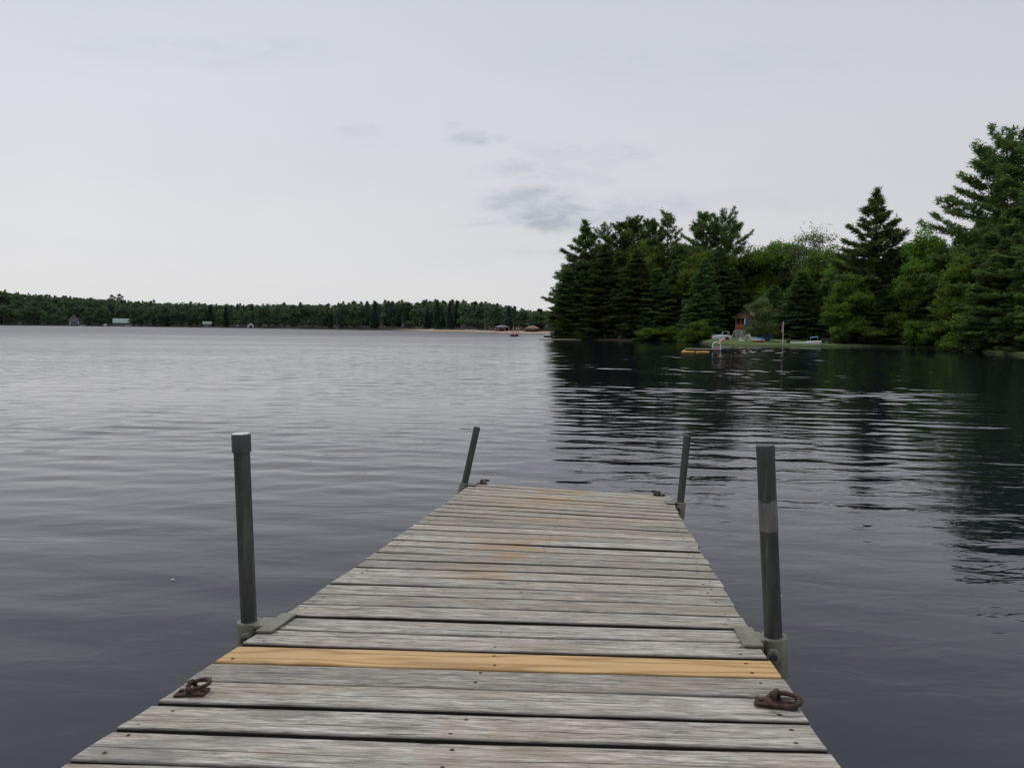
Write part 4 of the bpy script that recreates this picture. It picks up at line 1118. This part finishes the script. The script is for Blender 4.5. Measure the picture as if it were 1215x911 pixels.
# motorboat
def hull(mb, L, B, Hh, x0=0, nose=.55, bot=.0):
    rows = []
    for i in range(17):
        f = i / 16
        wv = B / 2 * (1 if f < nose else max(.02, math.cos((f - nose) / (1 - nose) * math.pi / 2) ** .7)); kz = bot + .35 * Hh * max(0, (f - .6) / .4) ** 2 * 2
        sh = Hh * (1 + .22 * f * f)
        rows.append([(x0 + f * L, -wv, sh), (x0 + f * L, -wv * .96, sh * .55), (x0 + f * L * .985, -wv * .72, kz + .12 * Hh), (x0 + f * L * .97, 0, kz), (x0 + f * L * .985, wv * .72, kz + .12 * Hh), (x0 + f * L, wv * .96, sh * .55), (x0 + f * L, wv, sh)])
    mb.grid(rows); mb.add(rows[0], [tuple(range(7))])
    return rows
r_ = ray(955, 410.9); t_ = -H_CAM / r_.z; p = CAM + r_ * t_; p.z = -.12
bo = empty('motorboat', p, face_cam(p) - .22, 'white motorboat with blue hull bottom and black outboard moored at the lawn', 'boat')
mb = MB(); rows = hull(mb, 3.3, 1.5, .62, -1.5); mb.build('hull', M_WHITE, bo, smooth=True)
mb = MB(); mb.grid([[(a[0], a[1] * 1.01, a[2] - .02), (b_[0], b_[1] * 1.02 - .004, b_[2] + .02)] for a, b_ in ((r[2], (r[1][0], r[1][1], r[1][2] * .75)) for r in rows[3:])]); mb.build('stripe', M_BLUE, bo)
mb = MB(); mb.grid([[r[0], (r[0][0], r[0][1] * .5, r[0][2] + .03), (r[0][0], 0, r[0][2] + .05), (r[6][0], r[6][1] * .5, r[6][2] + .03), r[6]] for r in rows[8:]]); mb.build('foredeck', M_WHITE, bo, smooth=True)
mb = MB(); mb.grid([[(.15 - .0 * q, y, .66), (-.05, y * .9, .98)] for q, y in enumerate(np.linspace(-.6, .6, 7))]); mb.build('windshield', M_GLASS, bo)
for x in (-.95, -.3):
    mb = MB(); mb.box(x, x + .4, -.62, .62, .34, .42); mb.build('seat', plain('cream_vinyl', (.5, .44, .36), .5), bo, bevel=.02)
mt = MB(); mt.hexa([(-2.05, -.16, .45), (-1.62, -.16, .62), (-1.62, .16, .62), (-2.05, .16, .45), (-2.12, -.13, .80), (-1.72, -.13, 1.02), (-1.72, .13, 1.02), (-2.12, .13, .80)]); mo = mt.build('outboard', M_BLACK, bo, bevel=.04)
mt = MB(); mt.tube([(-1.72, 0, .58), (-2.15, 0, .2)], .06, 8); mt.tube([(-2.12, 0, .20), (-2.30, 0, .24)], .05, 6); mt.build('leg', M_BLACK, mo)
mt = MB(); mt.tube([(-1.55, 0, .55), (-1.72, 0, .60)], .05, 6); mt.build('mount', M_DGREY, mo)
mt = MB(); mt.tube([(-2.31, -.12, .24), (-2.31, .12, .24)], .025, 6); mt.tube([(-2.312, 0, .13), (-2.312, 0, .35)], .025, 6); mt.build('propeller', M_DGREY, mo)
# blue topped canopy
p = gp(967.5, 96.5); o = empty('sun_canopy', p, face_cam(p), 'little light blue sunshade on white legs behind the boat bow', 'canopy')
mb = MB(); mb.grid([[(-.55 + .85 * i / 6, -.35 + .7 * j / 4, .62 + .16 * i / 6 + .06 * math.sin(math.pi * j / 4)) for i in range(7)] for j in range(5)]); mb.build('cloth', M_LBLUE, o, smooth=True)
for x, y, z in ((-.5, -.33, .63), (.27, -.33, .76), (-.5, .33, .63), (.27, .33, .76)):
    mb = MB(); mb.tube([(x, y, 0), (x, y, z)], .016, 6); mb.build('leg', M_WHITE, o)
# utility trailer
p = gp(981, 98); o = empty('utility_trailer', p, face_cam(p) + .1, 'dark low utility trailer with two black wheels at the right end of the lawn', 'trailer')
mb = MB(); mb.box(-.6, .6, -.4, .4, .38, .43); mb.box(-.62, -.57, -.4, .4, .431, .62); mb.box(.57, .62, -.4, .4, .431, .68); mb.box(-.569, .569, .36, .4, .431, .6); mb.build('bed', M_DGREY, o)
mb = MB(); mb.tube([(.6, 0, .4), (1.0, 0, .36), (1.12, 0, .2)], .03, 6); mb.build('tongue', M_DGREY, o)
for x in (-.42, .42):
    mb = MB(); mb.tube([(x, -.44, .21), (x, -.28, .21)], .21, 20); mb.build('wheel', M_BLACK, o, smooth=True)
    mb = MB(); mb.tube([(x, -.28, .21), (x, .44, .21)], .02, 6); mb.build('axle', M_DGREY, o)
    mb = MB(); mb.tube([(x, .28, .21), (x, .45, .21)], .21, 20); mb.build('wheel', M_BLACK, o, smooth=True)

# small float and slab docks on the right
def water_pt(px, py):
    r = ray(px, py); return CAM + r * (-H_CAM / r.z)
def slabdock(px0, px1, py, th, depth, m_, label, name='shore_dock', legs=True):
    a, b_ = water_pt(px0, py), water_pt(px1, py); d = (b_ - a); L_ = d.length
    o = empty(name, a, math.atan2(d.y, d.x), label, 'dock')
    mb = MB()
    if m_ is M_CONC: mb.box(0, L_, 0, depth, -.3, th)
    else:
        nn = max(3, int(L_ / .15))
        for i in range(nn): mb.box(i * L_ / nn + .006, (i + 1) * L_ / nn - .006, 0, depth, th - .05, th)
        mb.box(.02, L_ - .02, .03, .08, th - .19, th - .052); mb.box(.02, L_ - .02, depth - .08, depth - .03, th - .19, th - .052)
    mb.build('deck', m_, o, bevel=.012)
    for x in (.12, L_ - .12):
        mb = MB(); mb.tube([(x, -.05, -1), (x, -.05, th + .1)], .04, 8); mb.build('post', M_DGREY, o)
slabdock(1178, 1203, 417.3, .42, 3.2, M_CONC, 'pale green grey slab dock at the shore beside the round bush')
slabdock(1206, 1232, 416.2, .34, 2.6, M_RWOOD, 'low wooden dock cut by the right edge, beyond the pale slab dock')
slabdock(1047, 1067, 411.6, .10, 1.6, plain('bleached_planks', (.24, .24, .22), .8), 'low bleached float lying at the shore under the maples', 'shore_float')
slabdock(654, 690, 403.4, .10, 3.0, plain('bleached_planks', (.24, .24, .22), .8), 'low bleached dock running along the left tip of the wooded point')
# dark swim float on the lake left of the point
a = water_pt(645, 400.2); o = empty('swim_platform', a, 0, 'small dark floating platform on open water left of the wooded point', 'platform')
mb = MB()
for i in range(14): mb.box(i * .15 + .005, i * .15 + .145, 0, 1.8, .30, .34)
mb.build('deck', M_RWOOD, o)
for y in (0.1, 1.1):
    mb = MB(); mb.box(.1, 2.0, y, y + .5, -.15, .295); mb.build('pontoon', M_DGREY, o, bevel=.05)
# boulder and shore stones
def rock(px, py, w_, h_, seed, label, m_=M_STONE, group=None):
    p = water_pt(px, py); rr = random.Random(seed); n, k_ = 18, 10; rows = []
    for i in range(k_ + 1):
        el = -.5 + (math.pi / 2 + .5) * i / k_
        rows.append([(w_ / 2 * math.cos(el) * math.cos(2 * math.pi * j / n) * (1 + .14 * math.sin(j % n * 1.3 + seed) + .08 * math.sin(i + (j % n) * 2.1)), w_ / 2.6 * math.cos(el) * math.sin(2 * math.pi * j / n) * (1 + .12 * math.sin(j % n * 1.7)), h_ * math.sin(el) * (1 + .1 * math.sin((j % n) * .9 + seed))) for j in range(n + 1)])
    mb = MB(); mb.grid(rows); return tag(mb.build('boulder', m_, smooth=True, loc=p), label, 'rock', group)
rock(737, 403.6, 1.5, .78, 2, 'pale grey boulder at the waterline in the middle of the point', plain('pale_boulder', (.36, .38, .38), .9, var=.2, scale=5, bump=.7))
rock(750.5, 404.2, 1.0, .16, 5, 'flat low rock just right of the pale boulder')
rs_ = random.Random(8)
for px in [1010, 1024, 1031, 1075, 1090, 1121, 1136, 1172, 700, 712, 766, 781, 812, 839]:
    a = az(px); d = shore(a) + .1; p = gp(px, d)
    t = Vector((p.x, p.y, 0)); rp = t - CAM
    py = CY - F * rp.dot(UP) / rp.dot(fw)
    rock(px, py, rs_.uniform(.4, .9), rs_.uniform(.07, .18), px, 'low dark rock at the foot of the wooded shore', plain('wet_dark_rock', (.05, .047, .042), .8, var=.3), group='dark rocks along the shore')

# ------------------------------------------------------------------ people
def skin_figure(name, J, mat, extra=None):
    """one continuous body grown from a joint skeleton"""
    names = list(J); idx = {n: i for i, n in enumerate(names)}
    E = [('pelvis', 'waist'), ('waist', 'chest'), ('chest', 'neck'), ('neck', 'headlow'), ('headlow', 'headmid'), ('headmid', 'headtop'), ('headmid', 'nose')]
    for s in 'LR':
        E += [('chest', 'shoulder' + s), ('shoulder' + s, 'elbow' + s), ('elbow' + s, 'wrist' + s), ('wrist' + s, 'palm' + s),
              ('pelvis', 'hip' + s), ('hip' + s, 'knee' + s), ('knee' + s, 'ankle' + s), ('ankle' + s, 'heel' + s), ('ankle' + s, 'toe' + s)]
    rad = dict(pelvis=.115, waist=.10, chest=.125, neck=.05, headlow=.065, headmid=.092, headtop=.06, nose=.014, shoulder=.055, elbow=.038, wrist=.026, palm=.03, hip=.085, knee=.055, ankle=.036, heel=.03, toe=.028)
    vs = [tuple(J[n][0]) if isinstance(J[n], tuple) and isinstance(J[n][0], Vector) else tuple(J[n]) for n in names]
    R_ = [rad[n.rstrip('LR') if n[-1] in 'LR' else n] for n in names]
    ed = [(idx[a], idx[b_]) for a, b_ in E]
    # fingers
    for s in 'LR':
        wv = Vector(J['wrist' + s]); pv = Vector(J['palm' + s]); d = (pv - wv).normalized(); sd2 = d.orthogonal().normalized(); n2 = d.cross(sd2)
        for q, (off_, ln) in enumerate(((-.030, .065), (-.010, .078), (.010, .074), (.028, .055))):
            a = len(vs); vs += [tuple(pv + sd2 * off_ + d * .03), tuple(pv + sd2 * off_ * 1.15 + d * (.03 + ln * .55)), tuple(pv + sd2 * off_ * 1.15 + d * (.03 + ln) + n2 * .014)]
            R_ += [.010, .009, .007]; ed += [(idx['palm' + s], a), (a, a + 1), (a + 1, a + 2)]
        a = len(vs); vs += [tuple(wv + d * .03 - sd2 * .038), tuple(wv + d * .065 - sd2 * .058)]; R_ += [.011, .009]; ed += [(idx['wrist' + s], a), (a, a + 1)]
    me = bpy.data.meshes.new(name); me.from_pydata(vs, ed, []); me.materials.append(mat)
    o = bpy.data.objects.new(name, me); C.objects.link(o)
    sk = o.modifiers.new('skin', 'SKIN'); sk.use_smooth_shade = True
    sv = me.skin_vertices
    if not sv: me.skin_vertices  # layer is added below
    bpy.context.view_layer.objects.active = o
    if len(me.skin_vertices) == 0:
        bpy.ops.mesh.customdata_skin_add()
    for i, r in enumerate(R_): me.skin_vertices[0].data[i].radius = (r, r * (.8 if names and i < len(names) and names[i] in ('chest', 'waist', 'pelvis') else 1))
    me.skin_vertices[0].data[idx['pelvis']].use_root = True
    ss_ = o.modifiers.new('sub', 'SUBSURF'); ss_.levels = 1; ss_.render_levels = 1
    dg = bpy.context.evaluated_depsgraph_get(); ev = o.evaluated_get(dg)
    nm = bpy.data.meshes.new_from_object(ev); nm.name = name
    o.modifiers.clear(); o.data = nm
    return o
def figure(J, label, loc, rz, hair=M_DHAIR, shorts=None, top=None, group=None, swim='swim_trunks'):
    o = skin_figure('person', J, M_SKIN); o.location = loc; o.rotation_euler = (0, 0, rz); tag(o, label, 'person', group)
    dress(o, J, hair, shorts, top, swim); return o
def dress(o, J, hair, shorts, top, swim):
    V = {k_: Vector(v) for k_, v in J.items()}
    up = (V['headtop'] - V['headlow']).normalized(); fc = (V['nose'] - V['headmid']).normalized()
    # hair cap
    mb = MB(); c_ = V['headmid'] + up * .018 - fc * .014; rows = []
    sdv = up.cross(fc).normalized()
    for i in range(9):
        el = -.25 + (math.pi / 2 + .25) * i / 8
        rows.append([c_ + (sdv * math.cos(2 * math.pi * j / 18) * .098 + (-fc) * math.sin(2 * math.pi * j / 18) * .105) * math.cos(el) + up * (.108 * math.sin(el)) for j in range(19)])
    mb.grid(rows); mb.build('hair', hair, o, smooth=True)
    # eyes, mouth
    for sg in (-1, 1):
        mb = MB(); e = V['headmid'] + fc * .088 + sdv * .033 * sg + up * .008; mb.tube([e - fc * .008, e + fc * .006], [.011, .007], 8); mb.build('eye', M_DHAIR, o)
    if shorts:
        mb = MB()
        mb.tube([V['pelvis'].lerp(V['waist'], .55), V['pelvis'], V['pelvis'].lerp(V['hipL'].lerp(V['hipR'], .5), .8)], [.125, .142, .145], 16)
        for s in 'LR': mb.tube([V['hip' + s].lerp(V['pelvis'], .4), V['hip' + s].lerp(V['knee' + s], .15), V['hip' + s].lerp(V['knee' + s], .55)], [.10, .105, .098], 14)
        mb.build(swim, shorts, o, smooth=True)
    if top:
        mb = MB(); mb.tube([V['waist'].lerp(V['pelvis'], .5), V['waist'], V['chest'], V['neck'].lerp(V['chest'], .45)], [.125, .118, .145, .10], 16); mb.build('shirt', top, o, smooth=True)
STAND = dict(pelvis=(0, 0, .93), waist=(0, 0, 1.08), chest=(0, .01, 1.32), neck=(0, 0, 1.48), headlow=(0, -.01, 1.56), headmid=(0, -.015, 1.63), headtop=(0, -.005, 1.71), nose=(0, -.12, 1.62),
             shoulderL=(-.17, 0, 1.41), elbowL=(-.24, .02, 1.14), wristL=(-.25, -.06, .90), palmL=(-.25, -.09, .83), shoulderR=(.17, 0, 1.41), elbowR=(.24, .02, 1.14), wristR=(.25, -.06, .90), palmR=(.25, -.09, .83),
             hipL=(-.09, 0, .86), kneeL=(-.10, -.02, .48), ankleL=(-.11, .01, .08), heelL=(-.11, .05, .03), toeL=(-.12, -.14, .025), hipR=(.09, 0, .86), kneeR=(.11, -.02, .48), ankleR=(.12, .01, .08), heelR=(.12, .05, .03), toeR=(.13, -.14, .025))
SIT = dict(STAND)
for k_, v in dict(pelvis=(0, 0, .12), waist=(0, .02, .27), chest=(0, .0, .51), neck=(0, -.01, .67), headlow=(0, -.02, .75), headmid=(0, -.025, .82), headtop=(0, -.015, .90), nose=(0, -.13, .81),
                  shoulderL=(-.17, 0, .60), elbowL=(-.26, -.10, .38), wristL=(-.2, -.32, .40), palmL=(-.19, -.39, .41), shoulderR=(.17, 0, .60), elbowR=(.26, -.10, .38), wristR=(.2, -.32, .40), palmR=(.19, -.39, .41),
                  hipL=(-.09, -.06, .12), kneeL=(-.12, -.46, .24), ankleL=(-.12, -.80, .06), heelL=(-.12, -.80, .02), toeL=(-.12, -.90, .10), hipR=(.09, -.06, .12), kneeR=(.12, -.46, .24), ankleR=(.12, -.80, .06), heelR=(.12, -.80, .02), toeR=(.12, -.90, .10)).items(): SIT[k_] = v

# raft
ra = water_pt(809, 417.5); rb_ = water_pt(854, 418.0); d = rb_ - ra; LR_ = d.length
RZ = math.atan2(ra.x, ra.y) * -1
raft = empty('swim_raft', ra, RZ, 'wooden swim raft with yellow floats and a white ladder rail', 'raft')
mb = MB(); n = 18
for i in range(n):
    x0_, x1_ = .28 + i * (LR_ - .28) / n, .28 + (i + 1) * (LR_ - .28) / n
    mb.box(x0_ + .006, x1_ - .006, .05, 2.6, .19 + .004 * (i % 3), .235 + .004 * (i % 3))
mb.build('deck', M_RWOOD, raft)
mb = MB(); mb.box(.30, LR_, .10, .16, .09, .187); mb.box(.30, LR_, 2.45, 2.51, .09, .187); mb.build('frame', plain('dark_raft_frame', (.05, .04, .03), .8), raft)
for x0_, x1_ in ((-.02, .98), (1.06, 2.15)):
    mb = MB(); mb.box(x0_, x1_, 0, .55, -.12, .088); mb.build('float', M_YEL, raft, bevel=.05)
mb = MB(); mb.box(2.3, LR_ - .05, 0.02, .55, -.12, .088); mb.build('float', plain('dark_float', (.05, .045, .04), .7), raft, bevel=.05)
mb = MB(); mb.box(.1, 2.9, 2.0, 2.5, -.12, .088); mb.build('float', M_YEL, raft, bevel=.05)
for y in (.35, .78):
    xx = LR_ - .62
    mb = MB(); mb.tube([(xx, y, .35)] + [(xx + .30 - .30 * math.cos(t), y, .58 + .22 * math.sin(t)) for t in np.linspace(0, math.pi, 9)] + [(xx + .64, y, -.5)], .024, 8)
    mb.build('ladder_rail', M_WHITE, raft, smooth=True)
for z in (-.1, -.35):
    mb = MB(); mb.tube([(LR_ + .02, .35, z), (LR_ + .02, .78, z)], .02, 8); mb.build('rung', M_WHITE, raft)
# diver in mid air, folded at the hips, hands down to the left, feet down to the right
k = .068
def dv(px, py, y=0): return (k * (px - 861), y, k * (414 - py))
DIVE = dict(pelvis=dv(861.3, 401.2), waist=dv(859.0, 402.2), chest=dv(856.0, 404.2), neck=dv(853.9, 406.0), headlow=dv(853.4, 407.2), headmid=dv(853.0, 408.3), headtop=dv(852.6, 409.6), nose=dv(854.4, 409.0),
            shoulderL=dv(854.6, 404.8, -.17), elbowL=dv(853.8, 408.6, -.19), wristL=dv(855.3, 411.8, -.13), palmL=dv(855.9, 412.8, -.12), shoulderR=dv(854.6, 404.8, .17), elbowR=dv(853.0, 408.2, .2), wristR=dv(854.6, 411.4, .14), palmR=dv(855.2, 412.4, .13),
            hipL=dv(862.2, 400.9, -.09), kneeL=dv(865.2, 403.0, -.10), ankleL=dv(867.6, 407.2, -.09), heelL=dv(867.9, 407.9, -.09), toeL=dv(866.4, 408.8, -.09), hipR=dv(862.2, 400.9, .09), kneeR=dv(865.8, 402.5, .10), ankleR=dv(868.8, 406.4, .1), heelR=dv(869.2, 407.0, .1), toeR=dv(867.9, 408.1, .1))
base_ = water_pt(861, 414); sc_y = ra.y - .1
base_ = at(861, 414, (ra + d).y + .5)
figure(DIVE, 'person in dark swim trunks diving off the end of the raft, folded at the hips', base_, 0, M_HAIR, plain('black_trunks', (.02, .02, .025), .7))
# two swimmers
for px, py, lab in ((883, 416.3, 'left one of two swimmers with only head and shoulders above water right of the raft'), (891, 416.6, 'right one of two swimmers with only head and shoulders above water, farther from the raft')):
    p = water_pt(px, py); figure(STAND, lab, (p.x, p.y, -1.46), .4 if px < 885 else 2.5, M_DHAIR, plain('navy_trunks', (.03, .04, .12), .7))

# ------------------------------------------------------------------ far shore things
def house(px, d, w_, dep, wall_h, roof_h, label, wallm, roofm, gable_front=True, name='house', rz=0, cat='house', base=.4, extra=None):
    a = az(px); p = Vector((math.sin(math.radians(a)) * d, math.cos(math.radians(a)) * d, gz(a, d)))
    o = empty(name, p, face_cam(p) + rz, label, cat)
    mb = MB(); mb.box(-w_ / 2, w_ / 2, 0, dep, -.5, wall_h)
    if gable_front: mb.add([(-w_ / 2, 0, wall_h), (w_ / 2, 0, wall_h), (0, 0, wall_h + roof_h)], [(0, 1, 2)])
    mb.build('wall', wallm, o)
    mb = MB(); e = .5
    if gable_front:
        for sg in (-1, 1):
            xa = sg * (w_ / 2 + e); zz = wall_h - e * roof_h / (w_ / 2)
            mb.hexa([(xa, -e, zz), (0, -e, wall_h + roof_h), (0, dep + e, wall_h + roof_h), (xa, dep + e, zz), (xa, -e, zz + .25), (0, -e, wall_h + roof_h + .25), (0, dep + e, wall_h + roof_h + .25), (xa, dep + e, zz + .25)])
    else:
        for y0_, y1_ in ((-e, dep / 2), (dep + e, dep / 2)):
            zz = wall_h - .2
            mb.hexa([(-w_ / 2 - e, y0_, zz), (w_ / 2 + e, y0_, zz), (w_ / 2 + e, y1_, wall_h + roof_h), (-w_ / 2 - e, y1_, wall_h + roof_h), (-w_ / 2 - e, y0_, zz + .2), (w_ / 2 + e, y0_, zz + .2), (w_ / 2 + e, y1_, wall_h + roof_h + .2), (-w_ / 2 - e, y1_, wall_h + roof_h + .2)])
    mb.build('roof', roofm, o)
    return o
def wins(o, L_, z0, z1, m_=M_GLASS):
    for x0_, x1_ in L_:
        mb = MB(); mb.box(x0_ - .12, x1_ + .12, -.06, -.02, z0 - .12, z1 + .12); f_ = mb.build('window', M_WHITE, o)
        mb = MB(); mb.box(x0_, x1_, -.09, -.065, z0, z1); mb.build('pane', M_GLASS, f_)
M_GREYW = plain('grey_siding', (.17, .17, .18), .8, var=.1, scale=1)
M_GR = plain('grey_roof', (.12, .12, .135), .8, var=.1, scale=1)
o = house(88, 766, 7.0, 8, 4.6, 4.4, 'tall grey house with white trimmed steep gable among trees on the far left shore', M_GREYW, M_GR)
mb = MB()
for sg in (-1, 1): mb.tube([(sg * 4.0, -.7, 4.0), (0, -.7, 9.2)], .15, 5)
mb.build('gable_trim', plain('grey_white_trim', (.42, .43, .45), .7), o)
wins(o, [(-1.6, -.3), (.3, 1.6)], 5.0, 6.6); wins(o, [(-2.6, 2.6)], 1.8, 3.4)
for x in (-3.4, 3.2):
    mb = MB(); mb.box(x, x + .3, -2.4, -2.1, -.5, 3.0); mb.build('porch_post', M_WHITE, o)
mb = MB(); mb.box(-3.6, 3.6, -2.5, -.52, 1.0, 1.3); mb.build('porch_deck', M_GREYW, o)
o = house(144, 752, 12.5, 7, 2.6, 3.6, 'house with a long pale green roof on the far left shore', plain('dark_teal_siding', (.05, .10, .10), .7), M_GREENROOF, False)
wins(o, [(-4.5, -3), (-1, .8), (2.6, 4.2)], .8, 2.0)
o = house(246, 652, 6, 5, 2.2, 2.0, 'small dull green cabin on the far shore left of the white boathouse', plain('dull_green_siding', (.16, .20, .16), .8), plain('pale_sage_roof', (.22, .27, .23), .7), False, 'cabin', cat='cabin'); wins(o, [(-1.5, .0)], .8, 1.7)
o = house(297.5, 598, 4.6, 4, 1.8, 1.9, 'white boathouse with gabled front on the far shore', M_WHITE, plain('pale_grey_roof', (.42, .43, .42), .7), True, 'boathouse', cat='boathouse')
mb = MB(); mb.box(-1.1, 1.1, -.08, -.02, 0, 1.5); mb.build('door', M_DGREY, o)
o = house(285, 606, 4.4, 3, 1.0, .9, 'low dark boathouse just left of the white one', M_GREYW, M_GR, False, 'boathouse', cat='boathouse')
o = house(125, 751, 2.6, 2.6, 1.1, 1.0, 'tiny white shed at the water between the grey house and the green roofed house', M_WHITE, M_WHITE, True, 'shed', cat='shed')
# small boats at far docks
def dinghy(px, d, L_, label, m_=M_WHITE, group=None):
    a = az(px); z = max(.0, gz(a, d)); p = Vector((math.sin(math.radians(a)) * d, math.cos(math.radians(a)) * d, z))
    o = empty('dinghy', p, face_cam(p) + .2, label, 'boat', group)
    mb = MB(); hull(mb, L_, L_ * .32, L_ * .17, -L_ / 2); mb.build('hull', m_, o, smooth=True)
    for x in (-.2 * L_, .1 * L_):
        mb = MB(); mb.box(x, x + .3, -L_ * .14, L_ * .14, L_ * .10, L_ * .13); mb.build('seat', M_RWOOD, o)
    return o
dinghy(98, 756, 4.2, 'white boat at the shore below the right side of the tall grey house')
dinghy(154, 738, 6.5, 'pale boat moored at the right end of the green roofed house')
dinghy(163, 733, 3.5, 'small white boat on the shore right of the green roofed house')
dinghy(171, 730, 3.0, 'smallest white boat on the far shore, farther right of the green roofed house')
for i, px in enumerate((553, 556.5, 560.5, 564.5)):
    a = az(px); dinghy(px, shore(a) + 14 + .5 * i, 2.2, 'small white boat pulled up at the tree edge on the left part of the beach', group='white boats on the beach')
for i, px in enumerate((617.5, 620.5)):
    a = az(px); dinghy(px, shore(a) + 12, 1.9, 'small white boat on the sand left of the red roofed pavilion', group='white boats by the pavilion')
# beach pavilions
def pavilion(px, off_, w_, dep, h_, rh, roofm, label):
    a = az(px); d = shore(a) + off_; p = Vector((math.sin(math.radians(a)) * d, math.cos(math.radians(a)) * d, gz(a, d)))
    o = empty('pavilion', p, face_cam(p), label, 'pavilion')
    mb = MB(); e = .4; x, y = w_ / 2 + e, dep / 2 + e; r_ = w_ / 2 - dep / 2
    r_ = max(r_, .2)
    mb.add([(-x, -y, h_), (x, -y, h_), (x, y, h_), (-x, y, h_), (-r_, 0, h_ + rh), (r_, 0, h_ + rh)], [(0, 1, 5, 4), (1, 2, 5), (2, 3, 4, 5), (3, 0, 4), (3, 2, 1, 0)]); mb.build('roof', roofm, o)
    for sx_ in (-1, -.33, .33, 1):
        for sy_ in (-1, 1):
            mb = MB(); mb.box(sx_ * w_ / 2 - .1, sx_ * w_ / 2 + .1, sy_ * dep / 2 - .1, sy_ * dep / 2 + .1, 0, h_ - .01); mb.build('post', M_BROWN, o)
    mb = MB(); mb.box(-w_ / 2, w_ / 2, dep / 2 - .35, dep / 2 - .15, 0, h_ * .55); mb.build('wall', M_BROWN, o)
pavilion(596, 15, 5.5, 3.5, 1.5, .9, M_TEAL, 'open pavilion with blue grey hipped roof behind the beach')
pavilion(631.5, 12, 5.2, 3.6, 1.25, 1.1, M_REDROOF, 'pavilion with red brown hipped roof at the right end of the beach')
def flagpole(px, off_, top, label, m_=plain('pale_pole', (.3, .3, .28), .8), arm=0):
    a = az(px); d = shore(a) + off_; p = Vector((math.sin(math.radians(a)) * d, math.cos(math.radians(a)) * d, gz(a, d))); t = at(px, top, p.y)
    o = empty('pole', p, face_cam(p), label, 'pole')
    h_ = t.z - p.z
    mb = MB(); mb.tube([(0, 0, 0), (0, 0, h_)], [.07, .05], 6); mb.build('shaft', m_, o)
    mb = MB(); mb.tube([(-.02, 0, h_ - .1), (arm, 0, h_ + .05)], .06, 5) if arm else mb.tube([(0, 0, h_), (0, 0, h_ + .15)], [.12, .12], 8); mb.build('arm' if arm else 'finial', m_, o)
flagpole(609.3, 8, 382.5, 'tall bare white pole on the beach behind the canoe')
flagpole(615.5, 12, 384, 'white pole on the beach left of the red roofed pavilion')
flagpole(627.5, 15, 384.5, 'grey lamp pole with side arm just behind the red roofed pavilion', M_ALU, -1.4)
flagpole(575.3, 17, 377.5, 'pale slender pole at the tree edge behind the middle of the beach', plain('pale_pole', (.3, .3, .28), .8))
flagpole(497.5, 16, 381, 'pale slender pole at the tree edge at the left end of the beach', plain('pale_pole', (.3, .3, .28), .8))
# bathers: one body, then copies
sw = [plain('red_suit', (.45, .05, .05), .7), plain('blue_suit', (.05, .12, .4), .7)]
pers = None
tops_ = {}
BX = [(588, 3, 0), (591, 5, 1), (599, 2, 0), (604, 6, 1), (608, 3, 0), (613, 2, 1), (615, 4, 0), (623, 4, 1), (495, 3, 0), (499, 4, 1)]
proto_p = [None, None]
for px, off_, v in BX:
    a = az(px); d = shore(a) + off_; p = Vector((math.sin(math.radians(a)) * d, math.cos(math.radians(a)) * d, gz(a, d) - .02))
    if proto_p[v] is None:
        o = figure(STAND, 'x', p, .3 + v * 2, M_DHAIR if v else M_HAIR, sw[v]); proto_p[v] = o
    else:
        o = copy_tree(proto_p[v]); o.location = p; o.rotation_euler = (0, 0, px % 6)
    tag(o, ('person in blue swim shorts' if v else 'fair haired person in red swim shorts') + ' standing on the distant beach', 'person', ('bathers in blue' if v else 'bathers in red') + ' on the beach')
# canoe with two paddlers
p = water_pt(610.5, 399.2); p.z = -.05
o = empty('canoe', p, face_cam(p) + 1.15, 'red canoe carrying two people off the beach', 'canoe')
mb = MB(); rows = []
for i in range(19):
    f = i / 18; wv = .42 * math.sin(math.pi * f) ** .6 + .01; sh = .36 + .16 * (2 * f - 1) ** 4
    rows.append([((f - .5) * 4.2, -wv, sh), ((f - .5) * 4.1, -wv * .8, .08), ((f - .5) * 4.0, 0, 0), ((f - .5) * 4.1, wv * .8, .08), ((f - .5) * 4.2, wv, sh)])
mb.grid(rows); mb.build('hull', plain('dark_red_hull', (.12, .03, .025), .5), o, smooth=True)
for x in (-.9, .8):
    mb = MB(); mb.box(x, x + .2, -.36, .36, .24, .28); mb.build('seat', M_RWOOD, o)
R_ = Matrix.Rotation(o.rotation_euler.z, 3, 'Z')
for i, (x, lab, tm) in enumerate(((-.72, 'person in a red top sitting in the left end of the canoe', M_RED), (.98, 'person in a dark top sitting in the right end of the canoe', M_DGREY))):
    q = R_ @ Vector((x, 0, .12)); J_ = SIT
    figure(J_, lab, p + q, o.rotation_euler.z - math.pi / 2, M_DHAIR, M_DGREY, tm)
